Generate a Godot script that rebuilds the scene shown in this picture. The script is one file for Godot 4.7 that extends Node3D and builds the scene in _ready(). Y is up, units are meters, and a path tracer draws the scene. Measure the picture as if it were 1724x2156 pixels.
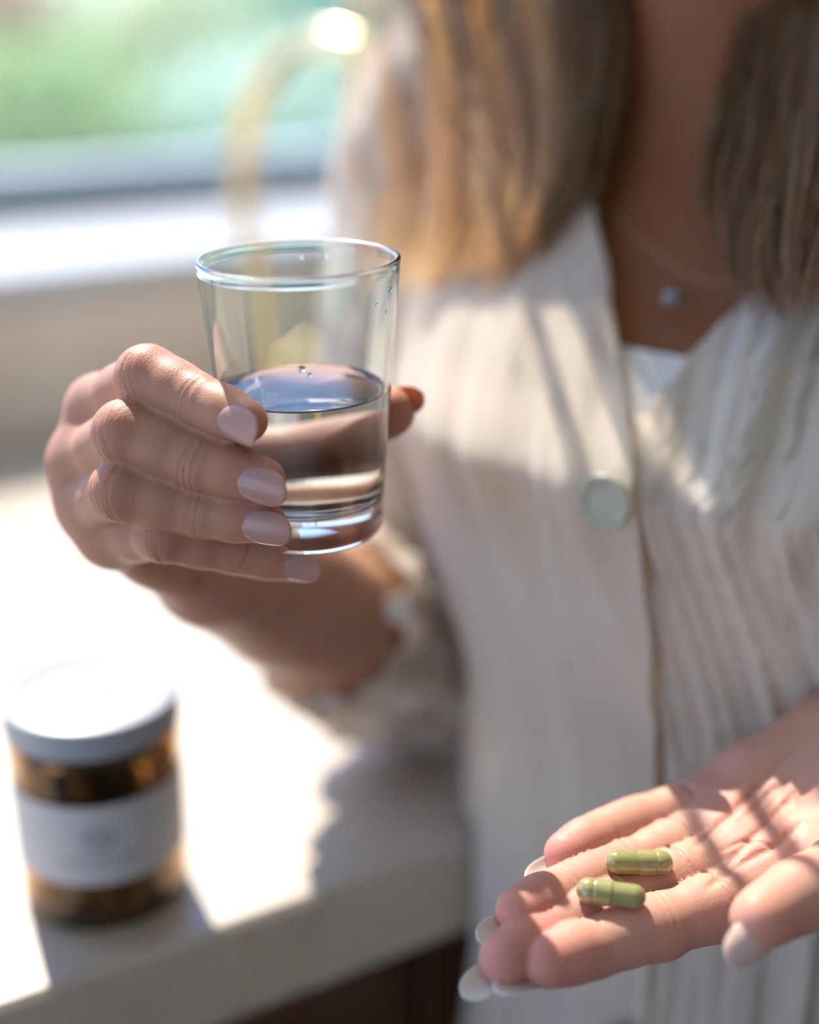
extends Node3D
# A woman at a kitchen counter holds a tumbler of water in one hand and two capsules on the other palm.
# Room axes: ALONG runs beside the counter, DEEP points from the room to the window wall. Floor at y = 0, metres.

const EYE := Vector3(0.0, 1.27, 0.0)
const PITCH := 21.0
const FOCAL := 3000.0
const ALONG := Vector3(0.857, 0.0, -0.515)
const DEEP := Vector3(-0.515, 0.0, -0.857)
const TOP := 0.9          # height of the worktop

var rng := RandomNumberGenerator.new()
var skin_mat: StandardMaterial3D


func _ready() -> void:
	rng.seed = 7
	var cam := Camera3D.new()
	cam.name = "camera"
	add_child(cam)
	cam.position = EYE
	cam.rotation_degrees = Vector3(-PITCH, 0, 0)
	cam.near = 0.02
	cam.far = 200.0
	var lens := CameraAttributesPhysical.new()
	lens.frustum_focal_length = 12.0 * FOCAL / 1078.0
	lens.frustum_focus_distance = 0.447
	lens.exposure_aperture = lens.frustum_focal_length / 25.0
	cam.attributes = lens
	cam.current = true
	var we := WorldEnvironment.new()
	we.name = "sky_environment"
	var env := Environment.new()
	env.background_mode = Environment.BG_SKY
	env.sky = Sky.new()
	var sm := ProceduralSkyMaterial.new()
	sm.sky_top_color = Color(0.46, 0.62, 0.90)
	sm.sky_horizon_color = Color(0.84, 0.90, 0.97)
	sm.ground_horizon_color = Color(0.80, 0.84, 0.84)
	sm.ground_bottom_color = Color(0.45, 0.47, 0.42)
	sm.sky_energy_multiplier = 1.0
	env.sky.sky_material = sm
	env.background_energy_multiplier = SKY_ENERGY
	env.tonemap_mode = Environment.TONE_MAPPER_LINEAR
	env.tonemap_exposure = EXPOSURE
	env.sdfgi_enabled = true
	env.ssao_enabled = true
	env.ssil_enabled = true
	we.environment = env
	add_child(we)
	var sun := DirectionalLight3D.new()
	sun.name = "sun"
	var el := deg_to_rad(SUN_ELEVATION)
	var to_sun := Vector3(-sin(deg_to_rad(SUN_AZIMUTH)) * cos(el), sin(el), -cos(deg_to_rad(SUN_AZIMUTH)) * cos(el))
	sun.look_at_from_position(Vector3.ZERO, -to_sun, Vector3.UP)
	sun.light_energy = SUN_ENERGY
	sun.light_color = Color(1.0, 0.965, 0.91)
	sun.light_angular_distance = 0.6
	sun.shadow_enabled = true
	sun.sky_mode = DirectionalLight3D.SKY_MODE_LIGHT_ONLY
	add_child(sun)
	build_room()
	build_garden()
	build_counter()
	build_tap()
	build_jar()
	build_glass()
	build_capsules()
	build_person()


const SKY_ENERGY := 1.95
const EXPOSURE := 2.15
const SUN_ENERGY := 1.6
const SUN_ELEVATION := 49.0
const SUN_AZIMUTH := 23.0


# ---------------------------------------------------------------- helpers

func at(x: float, y: float, d: float) -> Vector3:
	# a point of the place that lies d metres in front of the lens plane
	var p := deg_to_rad(PITCH)
	return EYE + d * (Vector3(0, -sin(p), -cos(p)) + Vector3.RIGHT * ((x - 862.0) / FOCAL) - Vector3(0, cos(p), -sin(p)) * ((y - 1078.0) / FOCAL))


func room(a: float, y: float, c: float) -> Vector3:
	return ALONG * a + DEEP * c + Vector3.UP * y


func room_basis() -> Basis:
	return Basis(ALONG, Vector3.UP, -DEEP).orthonormalized()


func lin(r: float, g: float, b: float) -> Color:
	return Color(r, g, b).linear_to_srgb()


func mat(c: Color, rough := 0.6, spec := 0.5) -> StandardMaterial3D:
	var m := StandardMaterial3D.new()
	m.albedo_color = c
	m.roughness = rough
	m.metallic_specular = spec
	return m


func noise_tex(size: int, freq: float, kind: int, seed_: int, octaves := 4, ramp: Gradient = null) -> NoiseTexture2D:
	var n := FastNoiseLite.new()
	n.noise_type = kind
	n.frequency = freq
	n.seed = seed_
	n.fractal_octaves = octaves
	var t := NoiseTexture2D.new()
	t.width = size
	t.height = size
	t.seamless = true
	t.noise = n
	if ramp:
		t.color_ramp = ramp
	return t


func ramp(stops: Array) -> Gradient:
	var g := Gradient.new()
	var off := PackedFloat32Array()
	var col := PackedColorArray()
	for s in stops:
		off.append(s[0])
		col.append(s[1])
	g.offsets = off
	g.colors = col
	return g


func tag(o: Node3D, label: String, category: String, group := "") -> void:
	o.set_meta("label", label)
	o.set_meta("category", category)
	if group != "":
		o.set_meta("group", group)


func structure(o: Node3D, label := "") -> void:
	o.set_meta("kind", "structure")
	if label != "":
		o.set_meta("label", label)


func node(called: String, parent: Node, where := Vector3.ZERO) -> Node3D:
	var o := Node3D.new()
	o.name = called
	parent.add_child(o, true)
	o.position = where
	return o


func part(called: String, mesh: Mesh, m: Material, parent: Node) -> MeshInstance3D:
	var o := MeshInstance3D.new()
	o.name = called
	o.mesh = mesh
	o.material_override = null
	if m:
		for i in mesh.get_surface_count():
			o.set_surface_override_material(i, m)
	parent.add_child(o, true)
	return o


func grid_mesh(pts: PackedVector3Array, cols: int, rows: int, closed_u := false, colors := PackedColorArray(), uvs := PackedVector2Array(), flip := false) -> ArrayMesh:
	# rows x cols points; smooth normals from the faces
	var idx := PackedInt32Array()
	var cmax := cols if closed_u else cols - 1
	for j in rows - 1:
		for i in cmax:
			var a := j * cols + i
			var b := j * cols + (i + 1) % cols
			var c := a + cols
			var d := b + cols
			if flip:
				idx.append_array([a, c, b, b, c, d])
			else:
				idx.append_array([a, b, c, b, d, c])
	return mesh_of(pts, idx, colors, uvs)


func mesh_of(pts: PackedVector3Array, idx: PackedInt32Array, colors := PackedColorArray(), uvs := PackedVector2Array(), normals := PackedVector3Array()) -> ArrayMesh:
	var nor := normals
	if nor.is_empty():
		nor.resize(pts.size())
		for t in range(0, idx.size(), 3):
			var a := idx[t]
			var b := idx[t + 1]
			var c := idx[t + 2]
			var n := (pts[c] - pts[a]).cross(pts[b] - pts[a])
			nor[a] += n
			nor[b] += n
			nor[c] += n
		for i in nor.size():
			nor[i] = nor[i].normalized()
	var arr := []
	arr.resize(Mesh.ARRAY_MAX)
	arr[Mesh.ARRAY_VERTEX] = pts
	arr[Mesh.ARRAY_NORMAL] = nor
	arr[Mesh.ARRAY_INDEX] = idx
	if not colors.is_empty():
		arr[Mesh.ARRAY_COLOR] = colors
	if not uvs.is_empty():
		arr[Mesh.ARRAY_TEX_UV] = uvs
	var m := ArrayMesh.new()
	m.add_surface_from_arrays(Mesh.PRIMITIVE_TRIANGLES, arr)
	return m


func quad(st: SurfaceTool, a: Vector3, b: Vector3, c: Vector3, d: Vector3, out: Vector3) -> void:
	var n := (c - a).cross(b - a)
	var v := [a, b, c, a, c, d] if n.dot(out) > 0 else [a, c, b, a, d, c]
	for p in v:
		st.set_normal(out)
		st.add_vertex(p)


func tri(st: SurfaceTool, a: Vector3, b: Vector3, c: Vector3, out: Vector3) -> void:
	var n := (c - a).cross(b - a)
	for p in ([a, b, c] if n.dot(out) > 0 else [a, c, b]):
		st.set_normal(out)
		st.add_vertex(p)


func add_box(st: SurfaceTool, lo: Vector3, hi: Vector3, b := 0.003) -> void:
	# a box with chamfered edges
	var c := (lo + hi) * 0.5
	var h := (hi - lo) * 0.5
	b = minf(b, minf(h.x, minf(h.y, h.z)) * 0.6)
	var ax := [Vector3.RIGHT, Vector3.UP, Vector3.BACK]
	for k in 3:
		var u: Vector3 = ax[(k + 1) % 3]
		var v: Vector3 = ax[(k + 2) % 3]
		var w: Vector3 = ax[k]
		var hu: float = h[(k + 1) % 3]
		var hv: float = h[(k + 2) % 3]
		var hw: float = h[k]
		for s in [-1.0, 1.0]:
			var o: Vector3 = c + w * hw * s
			var U := u * (hu - b)
			var V := v * (hv - b)
			quad(st, o - U - V, o + U - V, o + U + V, o - U + V, w * s)
		for su in [-1.0, 1.0]:
			for sv in [-1.0, 1.0]:
				var W := w * (hw - b)
				var e0: Vector3 = c + u * su * hu + v * sv * (hv - b)
				var e1: Vector3 = c + u * su * (hu - b) + v * sv * hv
				quad(st, e0 - W, e0 + W, e1 + W, e1 - W, (u * su + v * sv).normalized())
	for sx in [-1.0, 1.0]:
		for sy in [-1.0, 1.0]:
			for sz in [-1.0, 1.0]:
				var s3 := Vector3(sx, sy, sz)
				tri(st, c + s3 * (h - Vector3(0, b, b)), c + s3 * (h - Vector3(b, 0, b)), c + s3 * (h - Vector3(b, b, 0)), s3.normalized())


func boxes(list: Array, b := 0.003) -> ArrayMesh:
	# list of [a0, a1, y0, y1, c0, c1] in room axes (x along, y up, z towards the room)
	var st := SurfaceTool.new()
	st.begin(Mesh.PRIMITIVE_TRIANGLES)
	for q in list:
		add_box(st, Vector3(q[0], q[2], -q[5]), Vector3(q[1], q[3], -q[4]), b)
	return st.commit()


func room_part(called: String, list: Array, m: Material, parent: Node = self, b := 0.003) -> MeshInstance3D:
	var o := part(called, boxes(list, b), m, parent)
	if parent == self:
		o.basis = room_basis()
	return o


func lathe(profile: PackedVector2Array, seg := 64, closed := false) -> ArrayMesh:
	# profile of (radius, height); smooth, normals from the profile's own tangents
	var n := profile.size()
	var pts := PackedVector3Array()
	var nor := PackedVector3Array()
	var uvs := PackedVector2Array()
	var idx := PackedInt32Array()
	for j in n:
		var p0 := profile[j - 1] if j > 0 else (profile[n - 2] if closed else profile[0])
		var p1 := profile[j + 1] if j < n - 1 else (profile[1] if closed else profile[n - 1])
		var t := (p1 - p0).normalized()
		for i in seg + 1:
			var a := TAU * i / seg
			pts.append(Vector3(profile[j].x * cos(a), profile[j].y, profile[j].x * sin(a)))
			nor.append(Vector3(t.y * cos(a), -t.x, t.y * sin(a)))
			uvs.append(Vector2(float(i) / seg, float(j) / (n - 1)))
	for j in n - 1:
		for i in seg:
			var a := j * (seg + 1) + i
			idx.append_array([a, a + 1, a + seg + 1, a + 1, a + seg + 2, a + seg + 1])
	return mesh_of(pts, idx, PackedColorArray(), uvs, nor)


func fillet(a: Vector2, corner: Vector2, b: Vector2, r: float, steps := 6) -> PackedVector2Array:
	# points of a rounded corner between a-corner and corner-b
	var u := (a - corner).normalized()
	var v := (b - corner).normalized()
	var ang := u.angle_to(v)
	var t := r / tan(absf(ang) / 2.0)
	var p0 := corner + u * t
	var p1 := corner + v * t
	var o := PackedVector2Array()
	for i in steps + 1:
		var k := float(i) / steps
		var w := (p0.lerp(corner, k)).lerp(corner.lerp(p1, k), k)
		o.append(w)
	return o


func round_profile(pts: Array, radii: Array) -> PackedVector2Array:
	var o := PackedVector2Array()
	for i in pts.size():
		if i == 0 or i == pts.size() - 1 or radii[i] <= 0.0:
			o.append(pts[i])
		else:
			# straight stretches get extra points so that normals stay true beside a corner
			var f := fillet(pts[i - 1], pts[i], pts[i + 1], radii[i], 7)
			o.append(f[0].lerp(pts[i - 1], 0.02))
			o.append_array(f)
			o.append(f[f.size() - 1].lerp(pts[i + 1], 0.02))
	return o


func spline(p: Array, t: float) -> Vector3:
	# Catmull-Rom through points, t in 0..1
	var n := p.size() - 1
	var f := clampf(t, 0.0, 1.0) * n
	var i := mini(int(f), n - 1)
	var k := f - i
	var a: Vector3 = p[maxi(i - 1, 0)]
	var b: Vector3 = p[i]
	var c: Vector3 = p[i + 1]
	var d: Vector3 = p[mini(i + 2, n)]
	return b.cubic_interpolate(c, a, d, k)


func table(t: Array, y: float) -> float:
	# piecewise smooth look-up: t = [[y, value], ...] rising in y
	if y <= t[0][0]:
		return t[0][1]
	for i in t.size() - 1:
		if y <= t[i + 1][0]:
			var k: float = (y - t[i][0]) / (t[i + 1][0] - t[i][0])
			k = k * k * (3.0 - 2.0 * k) * 0.5 + k * 0.5
			return lerpf(t[i][1], t[i + 1][1], k)
	return t[t.size() - 1][1]


func tube(path: PackedVector3Array, radii: PackedFloat32Array, seg := 16, caps := true) -> ArrayMesh:
	var pts := PackedVector3Array()
	var n := path.size()
	var side := Vector3.ZERO
	for j in n:
		var t := (path[mini(j + 1, n - 1)] - path[maxi(j - 1, 0)]).normalized()
		if side == Vector3.ZERO:
			side = t.cross(Vector3(0.31, 0.17, 0.93)).normalized()
		side = (side - t * side.dot(t)).normalized()
		var up := t.cross(side)
		for i in seg:
			var a := TAU * i / seg
			pts.append(path[j] + (side * cos(a) + up * sin(a)) * radii[j])
	var idx := PackedInt32Array()
	for j in n - 1:
		for i in seg:
			var a := j * seg + i
			var b := j * seg + (i + 1) % seg
			idx.append_array([a, b, a + seg, b, b + seg, a + seg])
	if caps:
		for e in [0, n - 1]:
			var c := pts.size()
			pts.append(path[e])
			for i in seg:
				var a: int = e * seg + i
				var b: int = e * seg + (i + 1) % seg
				idx.append_array([c, b, a] if e == 0 else [c, a, b])
	return mesh_of(pts, idx)


# ---------------------------------------------------------------- the room

func build_room() -> void:
	var white := mat(Color(0.90, 0.885, 0.86), 0.8)
	var plaster_bump := noise_tex(512, 0.02, FastNoiseLite.TYPE_SIMPLEX, 3)
	white.heightmap_enabled = true
	white.heightmap_texture = plaster_bump
	white.heightmap_scale = 0.03
	white.uv1_triplanar = true
	var frame_m := mat(Color(0.62, 0.67, 0.71), 0.45)
	var pane := mat(Color(0.95, 0.98, 0.97, 0.04), 0.02)
	pane.transparency = BaseMaterial3D.TRANSPARENCY_ALPHA
	var wood := mat(Color(0.46, 0.37, 0.29), 0.5)
	var fl := room_part("floor", [[-2.5, 2.9, -0.12, 0.0, -2.9, 1.5]], wood)
	structure(fl, "pale wooden kitchen floor")
	var ce := room_part("ceiling", [[-2.5, 2.9, 2.86, 3.0, -2.9, 1.5]], white)
	structure(ce, "white plaster ceiling")
	var back := room_part("wall_back", [[-2.5, 2.9, 0.0, 1.01, 1.142, 1.46], [-2.5, 2.9, 2.70, 2.86, 1.142, 1.46], [-2.5, -1.3, 1.01, 2.70, 1.142, 1.46], [1.9, 2.9, 1.01, 2.70, 1.142, 1.46]], white)
	structure(back, "window wall behind the counter")
	var left := room_part("wall_left", [[-2.5, -2.2, 0.0, 2.86, 0.95, 1.142], [-2.5, -2.2, 0.0, 2.86, -2.9, -1.3], [-2.5, -2.2, 2.45, 2.86, -1.3, 0.95], [-2.5, -2.2, 0.0, 0.12, -1.3, 0.95]], white)
	structure(left, "side wall with a wide glazed opening")
	var front := room_part("wall_front", [[-2.2, 2.6, 0.0, 2.86, -2.9, -2.6]], white)
	structure(front, "plain white far wall")
	var right := room_part("wall_right", [[2.6, 2.9, 0.0, 2.86, -2.9, 1.142]], white)
	structure(right, "plain white side wall")
	# the windows: frame, pane
	var w1 := node("window_1", self)
	w1.basis = room_basis()
	structure(w1, "wide dark framed window over the sill")
	part("window_frame", boxes([[-1.3, 1.9, 1.04, 1.085, 1.385, 1.445], [-1.3, 1.9, 2.65, 2.70, 1.385, 1.445], [-1.3, -1.25, 1.085, 2.65, 1.385, 1.445], [1.85, 1.9, 1.085, 2.65, 1.385, 1.445], [-0.62, -0.57, 1.085, 2.65, 1.385, 1.445]], 0.004), frame_m, w1)
	part("window_pane", boxes([[-0.57, 1.85, 1.085, 2.65, 1.412, 1.418]], 0.0005), pane, w1)
	part("window_pane", boxes([[-1.25, -0.62, 1.085, 2.65, 1.412, 1.418]], 0.0005), pane, w1)
	var w2 := node("window_2", self)
	w2.basis = room_basis()
	structure(w2, "glazed side opening")
	part("window_frame", boxes([[-2.37, -2.31, 0.12, 2.45, -1.3, -1.24], [-2.37, -2.31, 0.12, 2.45, 0.89, 0.95], [-2.37, -2.31, 0.12, 0.18, -1.24, 0.89], [-2.37, -2.31, 2.39, 2.45, -1.24, 0.89]], 0.004), frame_m, w2)
	part("window_pane", boxes([[-2.345, -2.339, 0.18, 2.39, -1.24, 0.89]], 0.0005), pane, w2)


func stone_material() -> StandardMaterial3D:
	var m := mat(lin(0.58, 0.50, 0.41), 0.3)
	m.albedo_texture = noise_tex(512, 0.006, FastNoiseLite.TYPE_SIMPLEX, 11, 5, ramp([[0.0, Color(0.90, 0.89, 0.87)], [0.44, Color(0.98, 0.975, 0.96)], [0.5, Color(0.91, 0.90, 0.885)], [0.54, Color(0.97, 0.965, 0.95)], [1.0, Color(1, 1, 0.99)]]))
	m.uv1_triplanar = true
	m.uv1_scale = Vector3(1.6, 1.6, 1.6)
	m.detail_enabled = false
	return m


func build_counter() -> void:
	var stone := stone_material()
	var beige := mat(Color(0.92, 0.89, 0.85), 0.55)
	beige.albedo_texture = noise_tex(512, 0.012, FastNoiseLite.TYPE_SIMPLEX, 21, 5, ramp([[0.0, Color(0.90, 0.89, 0.87)], [1.0, Color(1, 1, 1)]]))
	beige.uv1_triplanar = true
	var wt := room_part("worktop", [[-2.19, 2.59, TOP - 0.050, TOP, 0.456, 1.131]], stone, self, 0.003)
	tag(wt, "thick pale stone worktop lit white by the sun, under the jar", "worktop")
	var bs := room_part("backsplash", [[-2.19, 2.59, TOP + 0.0005, 1.009, 1.1305, 1.1415]], beige, self, 0.001)
	tag(bs, "low plain beige stone upstand between worktop and window sill", "backsplash")
	var sill := room_part("trim_1", [[-1.3, 1.9, 1.0095, 1.0395, 1.1285, 1.384]], mat(lin(0.5, 0.515, 0.53), 0.35), self, 0.004)
	structure(sill, "deep white stone window sill")
	var dark := mat(Color(0.36, 0.25, 0.16), 0.5)
	dark.albedo_texture = noise_tex(512, 0.01, FastNoiseLite.TYPE_SIMPLEX, 31, 5, ramp([[0.0, Color(0.7, 0.66, 0.6)], [0.5, Color(1, 1, 1)], [1.0, Color(0.82, 0.78, 0.72)]]))
	dark.uv1_triplanar = true
	dark.uv1_scale = Vector3(8, 0.7, 8)
	var door_mesh := boxes([[-0.297, 0.297, 0.0, 0.715, 0.0, 0.02]], 0.002)
	for k in 3:
		var cab := node("base_cabinet", self, room(-0.6 + 0.6 * k, 0.0, 0.0))
		cab.basis = room_basis()
		tag(cab, ["dark wooden base cabinet farthest along the worktop from the woman", "dark wooden base cabinet under the worktop edge below the amber jar", "dark wooden base cabinet under the worktop, partly hidden by the woman's blouse"][k], "cabinet", "base cabinets under the worktop")
		part("body", boxes([[-0.299, 0.299, 0.1, TOP - 0.052, 0.51, 1.13], [-0.299, 0.299, 0.0, 0.1, 0.57, 1.12]], 0.002), dark, cab)
		var d := part("door", door_mesh, dark, cab)
		d.position = Vector3(0, 0.12, -0.489)
		part("handle", boxes([[0.23, 0.245, 0.55, 0.68, -0.022, -0.012], [0.23, 0.245, 0.55, 0.56, -0.012, 0.0], [0.23, 0.245, 0.67, 0.68, -0.012, 0.0]], 0.002), mat(Color(0.25, 0.22, 0.18), 0.4), d)


func build_tap() -> void:
	var brass := mat(Color(0.91, 0.82, 0.62), 0.24)
	brass.metallic = 1.0
	var base := Vector3(-0.132, TOP, -1.146)
	var t := node("kitchen_tap", self, base)
	tag(t, "brass gooseneck kitchen tap standing in front of the window", "tap")
	var f := Vector3(0.515, 0, 0.857).rotated(Vector3.UP, 0.25)
	part("base", lathe(round_profile([Vector2(0, 0), Vector2(0.027, 0.0), Vector2(0.021, 0.022), Vector2(0, 0.022)], [0, 0.002, 0.004, 0]), 40), brass, t)
	var path := PackedVector3Array()
	var rad := PackedFloat32Array()
	for i in 14:
		path.append(Vector3(0, 0.018 + 0.197 * i / 13.0, 0))
		rad.append(0.0095)
	for i in range(1, 25):
		var a := PI * i / 24.0
		path.append(Vector3(0, 0.215 + 0.105 * sin(a), 0) + f * 0.105 * (1.0 - cos(a)))
		rad.append(0.0095)
	path.append(Vector3(0, 0.19, 0) + f * 0.21)
	rad.append(0.0095)
	part("spout", tube(path, rad, 24), brass, t)
	var lever := PackedVector3Array()
	var lr := PackedFloat32Array()
	for i in 6:
		lever.append(Vector3(0, 0.045, 0) + ALONG * (0.012 + 0.011 * i) + Vector3.UP * 0.004 * i)
		lr.append(0.005)
	part("handle", tube(lever, lr, 12), brass, t)


func build_garden() -> void:
	var lawn_m := mat(lin(0.34, 0.46, 0.28), 0.9)
	lawn_m.albedo_texture = noise_tex(256, 0.03, FastNoiseLite.TYPE_SIMPLEX, 5, 4, ramp([[0.0, Color(0.75, 0.8, 0.7)], [1.0, Color(1, 1, 1)]]))
	lawn_m.uv1_triplanar = true
	var st := SurfaceTool.new()
	st.begin(Mesh.PRIMITIVE_TRIANGLES)
	add_box(st, Vector3(-40, -0.6, -60), Vector3(40, -0.18, 40), 0.01)
	var g := part("ground", st.commit(), lawn_m, self)
	structure(g, "mown green lawn outside the window")
	var pv := room_part("path", [[-9.0, 9.0, -0.18, -0.14, -9.0, 1.46]], mat(Color(0.86, 0.83, 0.79), 0.85), self, 0.01)
	structure(pv, "pale paved terrace round the house")
	var leaf := leaf_mesh()
	# place, radii, leaf colour, label
	var list := [
		[Vector3(-1.35, 0.0, -5.0), Vector3(0.62, 1.05, 0.55), lin(0.44, 0.56, 0.26), "bright lime green shrub at the left edge of the window", "lime_shrub"],
		[Vector3(-1.05, 0.0, -6.9), Vector3(0.75, 1.25, 0.6), lin(0.58, 0.63, 0.36), "yellow green rounded shrub behind the lime one", "yellow_shrub"],
		[Vector3(-0.52, 0.0, -5.2), Vector3(0.60, 0.98, 0.55), lin(0.58, 0.70, 0.56), "pale mint green shrub in the middle of the window", "pale_shrub"],
		[Vector3(-0.20, 0.0, -7.6), Vector3(0.85, 1.5, 0.5), lin(0.20, 0.47, 0.36), "blue green conifer shrub behind the tap", "conifer_shrub"],
		[Vector3(0.75, 0.0, -7.2), Vector3(0.85, 1.5, 0.5), lin(0.20, 0.46, 0.35), "blue green conifer shrub hidden by the shoulder", "conifer_shrub"],
		[Vector3(-1.98, 0.0, -7.3), Vector3(0.5, 1.25, 0.4), lin(0.62, 0.40, 0.26), "orange flowering shrub in the upper left of the window", "flowering_shrub"],
		[Vector3(-4.6, 0.0, -11.2), Vector3(1.5, 1.75, 0.6), lin(0.46, 0.56, 0.30), "tall far green shrub behind the orange flowering one", "far_shrub"],
		[Vector3(-2.0, 0.0, -11.8), Vector3(1.6, 1.85, 0.6), lin(0.50, 0.60, 0.34), "tall far light green shrub behind the yellow green one", "far_shrub"],
		[Vector3(0.6, 0.0, -11.8), Vector3(1.6, 1.85, 0.6), lin(0.22, 0.46, 0.34), "tall far blue green shrub behind the two conifers", "far_shrub"],
		[Vector3(-2.9, 0.0, -6.0), Vector3(0.7, 1.2, 0.5), lin(0.4, 0.52, 0.26), "green shrub left of the window view", "green_shrub"],
	]
	for q in list:
		var size: Vector3 = q[1]
		var o := node(q[4], self, Vector3(q[0].x, -0.18, q[0].z))
		tag(o, q[3], "shrub", "shrubs beyond the window")
		var m := mat(q[2], 0.6, 0.3)
		m.cull_mode = BaseMaterial3D.CULL_DISABLED
		m.backlight_enabled = true
		m.backlight = Color(0.9, 0.9, 0.9)
		m.vertex_color_use_as_albedo = true
		var mm := MultiMesh.new()
		mm.transform_format = MultiMesh.TRANSFORM_3D
		mm.use_colors = true
		mm.mesh = leaf
		var n := 1500
		mm.instance_count = n
		for i in n:
			var v := Vector3(rng.randfn(), rng.randfn(), rng.randfn()).normalized() * pow(rng.randf(), 0.22)
			var pos := Vector3(v.x * size.x, (v.y * 0.5 + 0.52) * (size.y + 0.18), v.z * size.z)
			var b := Basis(Vector3(rng.randfn(), rng.randfn(), rng.randfn()).normalized(), rng.randf() * TAU)
			mm.set_instance_transform(i, Transform3D(b.scaled(Vector3.ONE * rng.randf_range(0.7, 1.4)), pos))
			var s := rng.randf_range(0.75, 1.1)
			mm.set_instance_color(i, Color(s, s, s * 0.95))
		var mi := MultiMeshInstance3D.new()
		mi.name = "foliage"
		mi.multimesh = mm
		mi.material_override = m
		mi.set_meta("kind", "stuff")
		o.add_child(mi, true)
		var stem := tube(PackedVector3Array([Vector3(0, 0, 0), Vector3(0.01, size.y * 0.4, 0), Vector3(0, size.y * 0.8, 0.01)]), PackedFloat32Array([0.03, 0.022, 0.01]), 8)
		part("stem", stem, mat(lin(0.12, 0.08, 0.05), 0.9), o)


func leaf_mesh() -> ArrayMesh:
	var pts := PackedVector3Array([Vector3(0, 0, 0), Vector3(0.035, 0.006, 0.05), Vector3(0, -0.008, 0.055), Vector3(-0.035, 0.006, 0.05), Vector3(0, 0.0, 0.13)])
	return mesh_of(pts, PackedInt32Array([0, 1, 2, 0, 2, 3, 1, 4, 2, 2, 4, 3]))


# ---------------------------------------------------------------- jar, tumbler, capsules

func glass_mat(c: Color, ior_scale := 0.05, rough := 0.0) -> StandardMaterial3D:
	var m := mat(Color(c.r, c.g, c.b, 0.0), rough)
	m.refraction_enabled = true
	m.refraction_scale = ior_scale
	return m


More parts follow.
